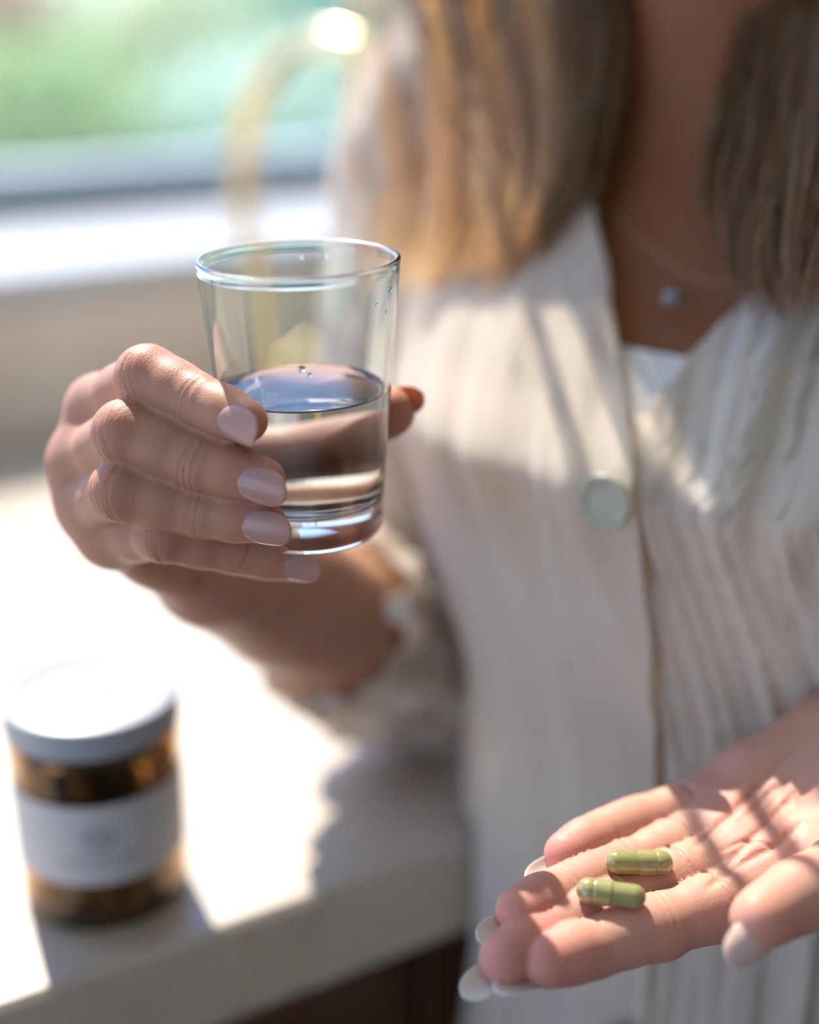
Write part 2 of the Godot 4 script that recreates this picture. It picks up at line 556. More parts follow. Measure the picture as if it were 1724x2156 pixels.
func build_jar() -> void:
	var base := Vector3(-0.130, TOP + 0.0006, -0.515)
	var j := node("supplement_jar", self, base)
	tag(j, "amber glass jar with white screw lid and white paper label on the worktop", "jar")
	var amber := glass_mat(lin(0.62, 0.40, 0.14), 0.05, 0.02)
	var R := 0.0348
	var prof := round_profile([Vector2(0, 0.003), Vector2(R - 0.006, 0.001), Vector2(R, 0.0), Vector2(R, 0.078), Vector2(R - 0.004, 0.083), Vector2(R - 0.004, 0.089), Vector2(R - 0.0065, 0.089), Vector2(R - 0.0065, 0.081), Vector2(R - 0.003, 0.076), Vector2(R - 0.003, 0.005), Vector2(0, 0.006)], [0, 0.002, 0.004, 0.003, 0.002, 0.001, 0.001, 0.002, 0.003, 0.003, 0])
	part("jar_glass", lathe(prof, 72), amber, j)
	var lid_m := mat(lin(0.34, 0.375, 0.41), 0.35)
	var L := R + 0.0009
	var lp := round_profile([Vector2(0, 0.0905), Vector2(L - 0.0012, 0.0905), Vector2(L - 0.0012, 0.0815), Vector2(L, 0.0815), Vector2(L, 0.0935), Vector2(L - 0.0055, 0.0945), Vector2(L - 0.0065, 0.0925), Vector2(0, 0.0925)], [0, 0.001, 0.0005, 0.0005, 0.002, 0.0012, 0.0008, 0])
	var lid := part("lid", lathe(lp, 72), lid_m, j)
	# raised ring of marks in the middle of the lid
	var st := SurfaceTool.new()
	st.begin(Mesh.PRIMITIVE_TRIANGLES)
	for i in 22:
		var a := TAU * i / 22.0
		var rr := 0.0095
		var c := Vector3(cos(a) * rr, 0.0928, sin(a) * rr)
		add_box(st, c - Vector3(0.0010, 0.0005, 0.0010), c + Vector3(0.0010, 0.0003, 0.0010), 0.0002)
	for i in 5:
		var c := Vector3(-0.0052 + 0.0026 * i, 0.0928, 0.0)
		add_box(st, c - Vector3(0.0008, 0.0005, 0.0035), c + Vector3(0.0008, 0.0003, 0.0035), 0.0002)
	part("emblem", st.commit(), mat(Color(0.60, 0.64, 0.66), 0.5), lid)
	# paper label, wrapped round the front, with faint grey print
	var im := Image.create(512, 128, false, Image.FORMAT_RGB8)
	im.fill(Color(0.76, 0.755, 0.75))
	for y in 128:
		for x in 512:
			var dx := (x - 256.0) / 128.0 * 64.0
			var dy := y - 52.0
			var r := Vector2(x - 256.0, dy * 1.0).length()
			var ink := 0.0
			if r < 19.0 and r > 15.0:
				ink = 0.55
			elif r < 11.0 and int(absf(atan2(dy, x - 256.0)) * 4.0) % 2 == 0:
				ink = 0.45
			if y > 84 and y < 89 and absf(dx) < 24.0 and (x / 5) % 6 != 0:
				ink = 0.5
			if y > 97 and y < 100 and absf(dx) < 32.0 and (x / 3) % 5 != 0:
				ink = 0.35
			if ink > 0.0:
				im.set_pixel(x, y, Color(0.76, 0.755, 0.75).lerp(Color(0.25, 0.25, 0.27), ink))
	var lm := mat(Color(1, 1, 1), 0.55)
	lm.albedo_texture = ImageTexture.create_from_image(im)
	lm.cull_mode = BaseMaterial3D.CULL_DISABLED
	var pts := PackedVector3Array()
	var uvs := PackedVector2Array()
	var cols := 64
	for r in 4:
		var y: float = [0.0245, 0.0245, 0.0605, 0.0605][r]
		for i in cols:
			var k := float(i) / (cols - 1)
			var a := lerpf(-2.5, 2.5, k) + 0.19
			var rad: float = R + [0.00005, 0.0003, 0.0003, 0.00005][r]
			pts.append(Vector3(sin(a) * rad, y, cos(a) * rad))
			uvs.append(Vector2(k, 1.0 - (y - 0.0245) / 0.036))
	part("paper_label", grid_mesh(pts, cols, 4, false, PackedColorArray(), uvs), lm, j)

	# what the jar holds
	var fill := MultiMesh.new()
	fill.transform_format = MultiMesh.TRANSFORM_3D
	var pill := CapsuleMesh.new()
	pill.radius = 0.0037
	pill.height = 0.021
	pill.radial_segments = 12
	pill.rings = 4
	fill.mesh = pill
	fill.instance_count = 110
	for i in 110:
		var a := rng.randf() * TAU
		var r := 0.0205 * sqrt(rng.randf())
		var b := Basis(Vector3(rng.randfn(), rng.randfn() * 0.3, rng.randfn()).normalized(), rng.randf() * TAU)
		fill.set_instance_transform(i, Transform3D(b, base + Vector3(cos(a) * r, 0.0155 + 0.042 * i / 110.0, sin(a) * r)))
	var heap := MultiMeshInstance3D.new()
	heap.name = "capsule_heap"
	heap.multimesh = fill
	heap.material_override = mat(lin(0.06, 0.042, 0.022), 0.4)
	heap.set_meta("kind", "stuff")
	heap.set_meta("label", "heap of dark capsules inside the amber jar")
	add_child(heap, true)


func build_glass() -> void:
	# bottom centre and axis of the tumbler
	var up := Vector3(-0.0157, 1.0, 0.0054).normalized()
	var H := 0.0931
	var base := Vector3(-0.0352, 1.184, -0.449) - up * H
	var g := node("tumbler", self, base)
	var bx := Vector3.RIGHT - up * Vector3.RIGHT.dot(up)
	bx = bx.normalized()
	g.basis = Basis(bx, up, bx.cross(up))
	tag(g, "clear glass tumbler half full of water held in the raised hand", "glass")
	var m := glass_mat(Color(0.975, 0.995, 0.99), 0.05)
	var R0 := 0.0325
	var R1 := 0.0242
	var w := 0.0016
	var slope := (R0 - R1) / H
	var prof := round_profile([Vector2(0, 0.0014), Vector2(R1 - 0.006, 0.0012), Vector2(R1 - 0.004, 0.0), Vector2(R1, 0.0), Vector2(R1 + slope * 0.0905, 0.0905), Vector2(R0 + 0.0002, H), Vector2(R0 - 0.0021, H), Vector2(R0 - w - 0.0003, 0.089), Vector2(R1 + slope * 0.0125 - w - 0.0004, 0.0125), Vector2(0, 0.0118)], [0, 0.001, 0.001, 0.0042, 0.002, 0.0011, 0.0011, 0.002, 0.006, 0])
	part("tumbler_glass", lathe(prof, 128), m, g)
	# the water, a hair into the glass wall so that no air lies between
	var water := node("water", self, base)
	water.basis = g.basis
	tag(water, "clear still water filling the lower half of the tumbler", "water")
	var e := 0.00025
	var lvl := H - 0.0437
	var ri := func(y: float) -> float: return R1 + slope * y - w - 0.0004 + e
	var wp := round_profile([Vector2(0, 0.0118 - e), Vector2(ri.call(0.0118), 0.0118 - e), Vector2(ri.call(lvl + 0.0012), lvl + 0.0012), Vector2(ri.call(lvl) - 0.0022, lvl), Vector2(0, lvl)], [0, 0.006, 0, 0.0018, 0])
	part("water_body", lathe(wp, 128), glass_mat(Color(1, 1, 1), 0.033), water)
	# drops that cling to the inside of the wall
	var st := SurfaceTool.new()
	st.begin(Mesh.PRIMITIVE_TRIANGLES)
	var sp := SphereMesh.new()
	sp.radius = 0.001
	sp.height = 0.002
	sp.radial_segments = 12
	sp.rings = 6
	for q in [[-1.62, 0.0868, 0.8], [-1.35, 0.0872, 0.9], [1.5, 0.0645, 1.1], [1.42, 0.0625, 0.7], [0.35, 0.0845, 0.7], [0.62, 0.0815, 0.5], [0.42, 0.078, 0.5]]:
		var r: float = R1 + slope * q[1] - w
		st.append_from(sp, 0, Transform3D(Basis.from_scale(Vector3(1, 1.2, 1) * q[2]), Vector3(cos(q[0]) * r, q[1], sin(q[0]) * r)))
	var drops := part("water_drops", st.commit(), glass_mat(Color(1, 1, 1), 0.033), g)
	drops.set_meta("kind", "stuff")


func build_capsules() -> void:
	var shell := mat(lin(0.31, 0.315, 0.125), 0.24, 0.5)
	shell.albedo_texture = noise_tex(256, 0.03, FastNoiseLite.TYPE_SIMPLEX, 41, 4, ramp([[0.0, Color(0.90, 0.91, 0.86)], [0.55, Color(1, 1, 1)], [1.0, Color(0.96, 0.95, 0.90)]]))
	shell.uv1_triplanar = true
	shell.uv1_scale = Vector3(25, 25, 25)
	shell.clearcoat_enabled = true
	shell.clearcoat = 0.8
	shell.clearcoat_roughness = 0.08
	shell.subsurf_scatter_enabled = true
	shell.subsurf_scatter_strength = 0.12
	var cap_m: StandardMaterial3D = shell.duplicate()
	cap_m.albedo_color = lin(0.34, 0.34, 0.145)
	var r := 0.0037
	var body := PackedVector2Array()
	for i in 11:
		var a := -PI / 2 + PI / 2 * i / 10.0
		body.append(Vector2(r * cos(a), -0.0068 + r * sin(a)))
	body.append(Vector2(r, 0.0))
	body.append(Vector2(r, 0.0005))
	var cap := PackedVector2Array()
	var rc := r + 0.00026
	cap.append(Vector2(r - 0.0001, -0.0002))
	cap.append(Vector2(rc - 0.00005, -0.0002))
	cap.append(Vector2(rc, -0.0001))
	cap.append(Vector2(rc, 0.0046))
	cap.append(Vector2(rc - 0.00026, 0.0050))
	cap.append(Vector2(rc - 0.00026, 0.0054))
	cap.append(Vector2(rc, 0.0058))
	for i in 11:
		var a := PI / 2 * i / 10.0
		cap.append(Vector2(rc * cos(a), 0.0068 + rc * sin(a)))
	var bm := lathe(body, 40)
	var cm := lathe(cap, 40)
	var spots := CAPSULE_SPOTS
	for k in 2:
		var p0: Vector3 = spots[k][0]
		var p1: Vector3 = spots[k][1]
		var c := node("capsule", self, (p0 + p1) * 0.5)
		var y := (p1 - p0).normalized()
		if k == 1:
			y = -y
		var x := y.cross(Vector3.UP).normalized()
		c.basis = Basis(x, y, x.cross(y))
		part("body", bm, shell, c)
		part("cap", cm, cap_m, c)
		tag(c, ["olive green capsule on the palm nearer the little finger", "olive green capsule lying across the middle finger, nearer the fingertips"][k], "capsule", "capsules on the open palm")


const CAPSULE_SPOTS := [[Vector3(0.0634, 1.0062, -0.3795), Vector3(0.0811, 1.0058, -0.3796)], [Vector3(0.0537, 1.0068, -0.3641), Vector3(0.0689, 1.0069, -0.3606)]]


# ---------------------------------------------------------------- the body as a distance field

class Field:
	# tapered capsules in chains; chain 0 is the trunk of the limb, every other chain joins it smoothly
	var a := PackedVector3Array()
	var ba := PackedVector3Array()
	var inv := PackedFloat32Array()
	var r0 := PackedFloat32Array()
	var dr := PackedFloat32Array()
	var ch := PackedInt32Array()
	var chain_k := PackedFloat32Array()
	var join_k := PackedFloat32Array()
	# creases across a finger: centre, direction along it, side, reach, width, depth
	var cc := PackedVector3Array()
	var cd := PackedVector3Array()
	var cn := PackedVector3Array()
	var cr := PackedFloat32Array()
	var cw := PackedFloat32Array()
	var cq := PackedFloat32Array()
	var ck := PackedInt32Array()
	# lines on the palm: segment, palm normal, width, depth
	var la := PackedVector3Array()
	var lb := PackedVector3Array()
	var ln := PackedVector3Array()
	var lw := PackedFloat32Array()
	var lq := PackedFloat32Array()
	var lid := PackedInt32Array()
	var lines := 0
	# tint spots
	var sp := PackedVector3Array()
	var sr := PackedFloat32Array()
	var sc := PackedColorArray()
	var base_color := Color(0.6, 0.4, 0.3)
	var blocks := {}
	var fuse := 0.0           # 1 where neighbouring fingers press together
	var solid = null      # an extra shape that the bones melt into
	var solid_lo := Vector3.ZERO
	var solid_hi := Vector3.ZERO

	func bone(chain: int, p: Vector3, q: Vector3, rp: float, rq: float) -> void:
		if q.distance_to(p) < 1e-5:
			q = p + Vector3(0, 1e-4, 0)
		a.append(p)
		ba.append(q - p)
		inv.append(1.0 / (q - p).length_squared())
		r0.append(rp)
		dr.append(rq - rp)
		ch.append(chain)

	func chain(k: float, j: float) -> int:
		chain_k.append(k)
		join_k.append(j)
		return chain_k.size() - 1

	func crease(c: Vector3, d: Vector3, n: Vector3, reach: float, w: float, q: float) -> void:
		cc.append(c)
		cd.append(d)
		cn.append(n)
		cr.append(reach)
		cw.append(w)
		cq.append(q)
		ck.append(chain_k.size() - 1)

	func line(pts: Array, n: Vector3, w: float, q: float) -> void:
		for i in pts.size() - 1:
			la.append(pts[i])
			lb.append(pts[i + 1])
			ln.append(n)
			lw.append(w)
			var e := float(mini(i, pts.size() - 2 - i))
			lq.append(q * minf(1.0, 0.35 + 0.3 * e))
			lid.append(lines)
		lines += 1

	func spot(p: Vector3, r: float, c: Color) -> void:
		sp.append(p)
		sr.append(r)
		sc.append(c)

	func bone_distance(p: Vector3, i: int) -> float:
		var q := p - a[i]
		var t := clampf(q.dot(ba[i]) * inv[i], 0.0, 1.0)
		return (q - ba[i] * t).length() - r0[i] - dr[i] * t

	func value(p: Vector3, cand: Array) -> float:
		# cand: [bones sorted by chain, creases, lines]
		var bones: PackedInt32Array = cand[0]
		var trunk := 1.0
		var best := 1.0
		var cur := -1
		var acc := 1.0
		var nearest := 0
		for i in bones:
			var q := p - a[i]
			var t := clampf(q.dot(ba[i]) * inv[i], 0.0, 1.0)
			var d := (q - ba[i] * t).length() - r0[i] - dr[i] * t
			var c := ch[i]
			if c != cur:
				if cur == 0:
					trunk = acc
				elif cur > 0:
					var jk := join_k[cur]
					var hh := maxf(jk - absf(trunk - acc), 0.0)
					var got := minf(trunk, acc) - hh * hh * 0.25 / jk
					if got < best:
						nearest = cur
					var touch := maxf(0.0026 - absf(best - got), 0.0)
					best = minf(best, got) - touch * touch * 0.25 / 0.0026 * fuse * smoothstep(0.001, 0.005, trunk - acc)
				cur = c
				acc = d
			else:
				var k := chain_k[c]
				var h := maxf(k - absf(acc - d), 0.0)
				acc = minf(acc, d) - h * h * 0.25 / k
		if cur == 0:
			trunk = acc
		elif cur > 0:
			var jk := join_k[cur]
			var hh := maxf(jk - absf(trunk - acc), 0.0)
			var got := minf(trunk, acc) - hh * hh * 0.25 / jk
			if got < best:
				nearest = cur
			var touch := maxf(0.0026 - absf(best - got), 0.0)
			best = minf(best, got) - touch * touch * 0.25 / 0.0026 * fuse * smoothstep(0.001, 0.005, trunk - acc)
		best = minf(best, trunk)
		if solid != null:
			var sd: float = solid.call(p)
			var hs := maxf(0.018 - absf(best - sd), 0.0)
			best = minf(best, sd) - hs * hs * 0.25 / 0.018
		for i in (cand[1] as PackedInt32Array):
			if ck[i] != nearest:
				continue
			var q := p - cc[i]
			var l := q.length()
			if l < cr[i]:
				var s := q.dot(cd[i]) / cw[i]
				if s * s < 6.0:
					var m := q.dot(cn[i]) / l
					if m > 0.0:
						best += cq[i] * exp(-s * s) * smoothstep(0.05, 0.65, m) * smoothstep(cr[i], cr[i] * 0.82, l)
		var groove := 0.0
		var of_line := -1
		for i in (cand[2] as PackedInt32Array):
			if lid[i] != of_line:
				best += groove
				groove = 0.0
				of_line = lid[i]
			var q := p - la[i]
			var hgt := q.dot(ln[i])
			if absf(hgt) < 0.008:
				var e := lb[i] - la[i]
				e -= ln[i] * e.dot(ln[i])
				q -= ln[i] * hgt
				var t := clampf(q.dot(e) / e.length_squared(), 0.0, 1.0)
				var s := (q - e * t).length_squared() / (lw[i] * lw[i])
				if s < 6.0:
					groove = maxf(groove, lq[i] * exp(-s))
		return best + groove

	func candidates(c: Vector3, half: float) -> Array:
		var ds := PackedFloat32Array()
		var m := 1e9
		for i in a.size():
			var d := bone_distance(c, i)
			ds.append(d)
			m = minf(m, d)
		if solid != null:
			m = minf(m, solid.call(c))
		var bones := PackedInt32Array()
		var lim := m + 2.0 * half + 0.007
		for i in a.size():
			if ds[i] < lim:
				bones.append(i)
		var cs := PackedInt32Array()
		for i in cc.size():
			if cc[i].distance_to(c) < cr[i] + half:
				cs.append(i)
		var ls := PackedInt32Array()
		for i in la.size():
			var e := lb[i] - la[i]
			var t := clampf((c - la[i]).dot(e) / e.length_squared(), 0.0, 1.0)
			if (la[i] + e * t).distance_to(c) < 0.0095 + half:
				ls.append(i)
		return [bones, cs, ls, m]

	func color_of(p: Vector3) -> Color:
		var c := base_color
		for i in sp.size():
			var d := p.distance_squared_to(sp[i]) / (sr[i] * sr[i])
			if d < 4.0:
				c = c.lerp(sc[i], sc[i].a * exp(-d * 1.6))
		return c

	func find_block(p: Vector3, h: float) -> Array:
		var key := Vector3i((p / h).floor())
		if not blocks.has(key):
			blocks[key] = candidates((Vector3(key) + Vector3(0.5, 0.5, 0.5)) * h, h * 0.8661)
		return blocks[key]

	func extract(cell: float, planes: Array, refine: bool) -> Array:
		# surface nets; planes: [[point, normal], ...] keep the side that the normals point to. Returns [points, normals, colours, indices]
		blocks = {}
		var B := 4
		var h := cell * B
		var half := h * 0.8661
		var seen := {}
		var todo: Array[Vector3i] = []
		for i in a.size():
			var rm := maxf(r0[i], r0[i] + dr[i]) + h
			var steps := maxi(1, int(ba[i].length() / h))
			for s in steps + 1:
				var p := a[i] + ba[i] * (float(s) / steps)
				var lo := Vector3i(((p - Vector3.ONE * rm) / h).floor())
				var hi := Vector3i(((p + Vector3.ONE * rm) / h).floor())
				for x in range(lo.x, hi.x + 1):
					for y in range(lo.y, hi.y + 1):
						for z in range(lo.z, hi.z + 1):
							var key := Vector3i(x, y, z)
							if not seen.has(key):
								seen[key] = true
								var c := (Vector3(key) + Vector3(0.5, 0.5, 0.5)) * h
								var ok := true
								for pl in planes:
									if (c - pl[0]).dot(pl[1]) < 0.0:
										ok = false
										break
								if ok:
									todo.append(key)
		if solid != null:
			var lo := Vector3i((solid_lo / h).floor())
			var hi := Vector3i((solid_hi / h).floor())
			for x in range(lo.x, hi.x + 1):
				for y in range(lo.y, hi.y + 1):
					for z in range(lo.z, hi.z + 1):
						if not seen.has(Vector3i(x, y, z)):
							todo.append(Vector3i(x, y, z))
		var pts := PackedVector3Array()
		var nor := PackedVector3Array()
		var cells := {}
		var masks := PackedInt32Array()
		var cell_of: Array[Vector3i] = []
		var N := B + 1
		var val := PackedFloat32Array()
		val.resize(N * N * N)
		for key in todo:
			var org := Vector3(key) * h
			var cand := candidates(org + Vector3.ONE * h * 0.5, half)
			if absf(cand[3]) > (half + 0.006) * (2.5 if solid != null else 1.0):
				continue
			var v0 := value(org + Vector3.ONE * h * 0.5, cand)
			if absf(v0) > (half * 1.15 + 0.0006) * (2.0 if solid != null else 1.0):
				continue
			blocks[key] = cand
			var n := 0
			for z in N:
				for y in N:
					for x in N:
						val[n] = value(org + Vector3(x, y, z) * cell, cand)
						n += 1
			for z in B:
				for y in B:
					for x in B:
						var o := x + N * (y + N * z)
						var v := [val[o], val[o + 1], val[o + N], val[o + N + 1], val[o + N * N], val[o + N * N + 1], val[o + N * N + N], val[o + N * N + N + 1]]
						var mask := 0
						for i in 8:
							if v[i] < 0.0:
								mask |= 1 << i
						if mask == 0 or mask == 255:
							continue
						var sum := Vector3.ZERO
						var cnt := 0
						for e in EDGES:
							var va: float = v[e[0]]
							var vb: float = v[e[1]]
							if (va < 0.0) != (vb < 0.0):
								var t := va / (va - vb)
								var pa := Vector3(e[0] & 1, (e[0] >> 1) & 1, e[0] >> 2)
								var pb := Vector3(e[1] & 1, (e[1] >> 1) & 1, e[1] >> 2)
								sum += pa.lerp(pb, t)
								cnt += 1
						var g := Vector3(v[1] + v[3] + v[5] + v[7] - v[0] - v[2] - v[4] - v[6], v[2] + v[3] + v[6] + v[7] - v[0] - v[1] - v[4] - v[5], v[4] + v[5] + v[6] + v[7] - v[0] - v[1] - v[2] - v[3]).normalized()
						var gkey: Vector3i = key * B + Vector3i(x, y, z)
						cells[gkey] = pts.size()
						cell_of.append(gkey)
						masks.append(mask)
						pts.append(org + (Vector3(x, y, z) + sum / cnt) * cell)
						nor.append(g)
		# quads
		var quads := PackedInt32Array()
		var ax: Array[Vector3i] = [Vector3i(1, 0, 0), Vector3i(0, 1, 0), Vector3i(0, 0, 1)]
		for ci in pts.size():
			var mask := masks[ci]
			var k := cell_of[ci]
			for w in 3:
				var in0 := (mask & 1) != 0
				var in1 := (mask & (1 << (1 << w))) != 0
				if in0 == in1:
					continue
				var u := ax[(w + 1) % 3]
				var v := ax[(w + 2) % 3]
				var b = cells.get(k - u)
				var c = cells.get(k - u - v)
				var d = cells.get(k - v)
				if b == null or c == null or d == null:
					continue
				if in0:
					quads.append_array([ci, d, c, b])
				else:
					quads.append_array([ci, b, c, d])
		if refine:
			# each quad into four, new points drawn onto the surface
			var mids := {}
			var q2 := PackedInt32Array()
			var first := pts.size()
			for q in range(0, quads.size(), 4):
				var id := [quads[q], quads[q + 1], quads[q + 2], quads[q + 3]]
				var m := []
				for i in 4:
					var lo := mini(id[i], id[(i + 1) % 4])
					var hi := maxi(id[i], id[(i + 1) % 4])
					var key := lo * 4000000 + hi
					if not mids.has(key):
						mids[key] = pts.size()
						pts.append((pts[lo] + pts[hi]) * 0.5)
						nor.append((nor[lo] + nor[hi]).normalized())
					m.append(mids[key])
				var cidx := pts.size()
				pts.append((pts[id[0]] + pts[id[1]] + pts[id[2]] + pts[id[3]]) * 0.25)
				nor.append((nor[id[0]] + nor[id[1]] + nor[id[2]] + nor[id[3]]).normalized())
				q2.append_array([id[0], m[0], cidx, m[3], m[0], id[1], m[1], cidx, cidx, m[1], id[2], m[2], m[3], cidx, m[2], id[3]])
			quads = q2
			for i in pts.size():
				var cand := find_block(pts[i], h)
				var d := value(pts[i], cand)
				pts[i] -= nor[i] * clampf(d, -0.6 * cell, 0.6 * cell)
		var idx := PackedInt32Array()
		var nn := PackedVector3Array()
		nn.resize(pts.size())
		for q in range(0, quads.size(), 4):
			var i0 := quads[q]
			var i1 := quads[q + 1]
			var i2 := quads[q + 2]
			var i3 := quads[q + 3]
			var n := (pts[i3] - pts[i1]).cross(pts[i2] - pts[i0])
			if n.dot(nor[i0] + nor[i2]) < 0.0:
				n = -n
			nn[i0] += n
			nn[i1] += n
			nn[i2] += n
			nn[i3] += n
			# front faces run clockwise
			if (pts[i2] - pts[i0]).cross(pts[i1] - pts[i0]).dot(nor[i0] + nor[i1] + nor[i2]) > 0.0:
				idx.append_array([i0, i1, i2, i0, i2, i3])
			else:
				idx.append_array([i0, i2, i1, i0, i3, i2])
		var col := PackedColorArray()
		for i in pts.size():
			nn[i] = nn[i].normalized()
			col.append(color_of(pts[i]))
		return [pts, nn, col, idx]

	const EDGES := [[0, 1], [2, 3], [4, 5], [6, 7], [0, 2], [1, 3], [4, 6], [5, 7], [0, 4], [1, 5], [2, 6], [3, 7]]


func finger(f: Field, c: int, j: Array, r: Array, dorsal: Array, palm_side: bool) -> void:
	# j: knuckle, middle joint, end joint, tip; r: their radii; dorsal: back-of-finger normals at the last three
	var mid := func(p: Vector3, q: Vector3, k: float) -> Vector3: return p.lerp(q, k)
	for s in 3:
		var p: Vector3 = j[s]
		var q: Vector3 = j[s + 1]
		var rp: float = r[s]
		var rq: float = r[s + 1]
		var n: Vector3 = dorsal[maxi(s - 1, 0)] + dorsal[s]
		n = n.normalized()
		var waist := (rp + rq) * 0.5 * ((0.93 if palm_side else 0.965) if s < 2 else 0.99)
		var m: Vector3 = mid.call(p, q, 0.5)
		f.bone(c, p, m, rp * 0.985, waist)
		f.bone(c, m, q, waist, rq * 0.985)
		# pad on the inner side
		if s < 2:
			f.bone(c, p.lerp(q, 0.3) - n * 0.0014, p.lerp(q, 0.7) - n * 0.0014, rp * 0.90, rq * 0.92)
		else:
			f.bone(c, p.lerp(q, 0.45) - n * 0.0016, p.lerp(q, 0.9) - n * 0.0006, rp * 0.88, rq * 0.93)
	# knuckle bump over the middle joint
	var pip: Vector3 = j[1]
	f.bone(c, pip + dorsal[0] * 0.0012, pip + dorsal[0] * 0.0012, r[1] * 0.93, r[1] * 0.93)
	for s in [1, 2]:
		var d0: Vector3 = (j[s] - j[s - 1]).normalized()
		var d1: Vector3 = (j[s + 1] - j[s]).normalized()
		var d := (d0 + d1).normalized()
		var n: Vector3 = dorsal[s - 1]
		n = (n - d * n.dot(d)).normalized()
		var R: float = r[s] * (1.5 if palm_side else 1.9)
		if palm_side:
			# two fold lines on the inner side
			f.crease(j[s] - d * 0.0012, (d + n.cross(d) * rng.randf_range(-0.15, 0.15)).normalized(), -n, R, 0.0005, 0.00042)
			f.crease(j[s] + d * 0.0011, (d + n.cross(d) * rng.randf_range(-0.2, 0.2)).normalized(), -n, R, 0.0004, 0.00022)
			if s == 1:
				f.crease((j[0] as Vector3).lerp(j[1], 0.46), d0, -n, R, 0.0008, 0.0011)
		else:
			var offs: Array = [-0.0062, -0.0047, -0.0034, -0.0021, -0.0009, 0.0004, 0.0016, 0.0029, 0.0043] if s == 1 else [-0.0022, -0.0008, 0.0007, 0.0020]
			for k in offs.size():
				var tilt: Vector3 = (d + n.cross(d) * rng.randf_range(-0.14, 0.14)).normalized()
				f.crease(j[s] + d * (offs[k] + rng.randf_range(-0.0003, 0.0003)), tilt, n, R, 0.00042, rng.randf_range(0.00014, 0.00042))
			f.crease(j[s] + d * 0.0003, d, -n, R, 0.0008, 0.0008)


func skin_hit(f: Field, x: float, y: float) -> Vector3:
	# first point of the skin along the line of sight through a spot of the hand
	var d := 0.38
	for k in 120:
		var p := at(x, y, d)
		var v := f.value(p, f.candidates(p, 0.012))
		if v < 0.0002:
			break
		d += maxf(v * 0.85, 0.0001)
	return at(x, y, d)


func palm_line(f: Field, px: Array, n: Vector3, w: float, q: float) -> void:
	var pts := []
	for i in px.size() - 1:
		for k in 3:
			var t := k / 3.0
			pts.append(skin_hit(f, lerpf(px[i][0], px[i + 1][0], t), lerpf(px[i][1], px[i + 1][1], t)))
	pts.append(skin_hit(f, px[px.size() - 1][0], px[px.size() - 1][1]))
	f.line(pts, n, w, q)


func nail_mesh(at_: Vector3, dir: Vector3, n: Vector3, length: float, width: float, curve: float, bend: float, pointy := 0.45) -> ArrayMesh:
	# a curved plate: starts at the cuticle at_, runs along dir, domed across
	dir = dir.normalized()
	n = (n - dir * n.dot(dir)).normalized()
	var s := dir.cross(n)
	var C := 15
	var R := 19
	var top := PackedVector3Array()
	for layer in 2:
		for j in R:
			var v := float(j) / (R - 1)
			# oval outline
			var k := absf(v - pointy) / (pointy if v < pointy else 1.0 - pointy)
			var w := pow(maxf(0.0, 1.0 - pow(k, 2.5) * 0.97), 0.5)
			for i in C:
				var u := lerpf(-1.0, 1.0, float(i) / (C - 1))
				var ang := u * w * width * 0.5 / curve
				var p := at_ + dir * (v * length) + s * (curve * sin(ang)) + n * (curve * (cos(ang) - 1.0))
				p += n * (-bend * (v - 0.25) * (v - 0.25))
				var edge := maxf(absf(u) , 0.0)
				var th := 0.00045 * (1.0 - 0.75 * pow(edge, 6.0))
				p += n * (th if layer == 0 else -th)
				top.append(p)
	var idx := PackedInt32Array()
	var M := C * R
	for j in R - 1:
		for i in C - 1:
			var a := j * C + i
			idx.append_array([a, a + 1, a + C, a + 1, a + C + 1, a + C])
			idx.append_array([M + a, M + a + C, M + a + 1, M + a + 1, M + a + C, M + a + C + 1])
	for j in R - 1:
		for e in [0, C - 1]:
			var a: int = j * C + e
			var b: int = a + C
			if e == 0:
				idx.append_array([a, b, M + a, b, M + b, M + a])
			else:
				idx.append_array([a, M + a, b, b, M + a, M + b])
	for e in [0, R - 1]:
		for i in C - 1:
			var a: int = e * C + i
			if e == 0:
				idx.append_array([a, M + a, a + 1, a + 1, M + a, M + a + 1])
			else:
				idx.append_array([a, a + 1, M + a, a + 1, M + a + 1, M + a])
	# the winding is decided by the side s; make the outer face look along n
	var nn := (top[C] - top[0]).cross(top[1] - top[0])
	if nn.dot(n) < 0.0:
		for t in range(0, idx.size(), 3):
			var k := idx[t + 1]
			idx[t + 1] = idx[t + 2]
			idx[t + 2] = k
	return mesh_of(top, idx)


# ---------------------------------------------------------------- torso shapes shared by body and clothes

const FACE := Vector3(-0.574, 0.0, 0.819)     # where the chest points
const SIDE := Vector3(-0.819, 0.0, -0.574)    # towards her right arm
const AXIS_X := [[0.70, 0.155], [0.90, 0.150], [1.00, 0.149], [1.09, 0.143], [1.15, 0.150], [1.20, 0.149], [1.30, 0.145]]
const AXIS_Z := [[0.70, -0.549], [0.90, -0.556], [1.00, -0.567], [1.09, -0.590], [1.15, -0.630], [1.20, -0.655], [1.30, -0.672]]
const HALF_W := [[0.70, 0.138], [0.85, 0.121], [0.97, 0.122], [1.05, 0.140], [1.12, 0.155], [1.17, 0.165], [1.20, 0.158], [1.225, 0.115], [1.245, 0.068], [1.26, 0.058]]
const HALF_D := [[0.70, 0.112], [0.85, 0.104], [0.97, 0.101], [1.05, 0.116], [1.09, 0.125], [1.12, 0.112], [1.17, 0.088], [1.20, 0.076], [1.225, 0.066], [1.245, 0.058], [1.26, 0.055]]


func face_at(y: float) -> Vector3:
	# the hips turn less than the chest
	var a := deg_to_rad(lerpf(20.0, 35.0, smoothstep(0.97, 1.12, y)))
	return Vector3(-sin(a), 0.0, cos(a))


func axis_at(y: float) -> Vector3:
	return Vector3(table(AXIS_X, y), y, table(AXIS_Z, y))


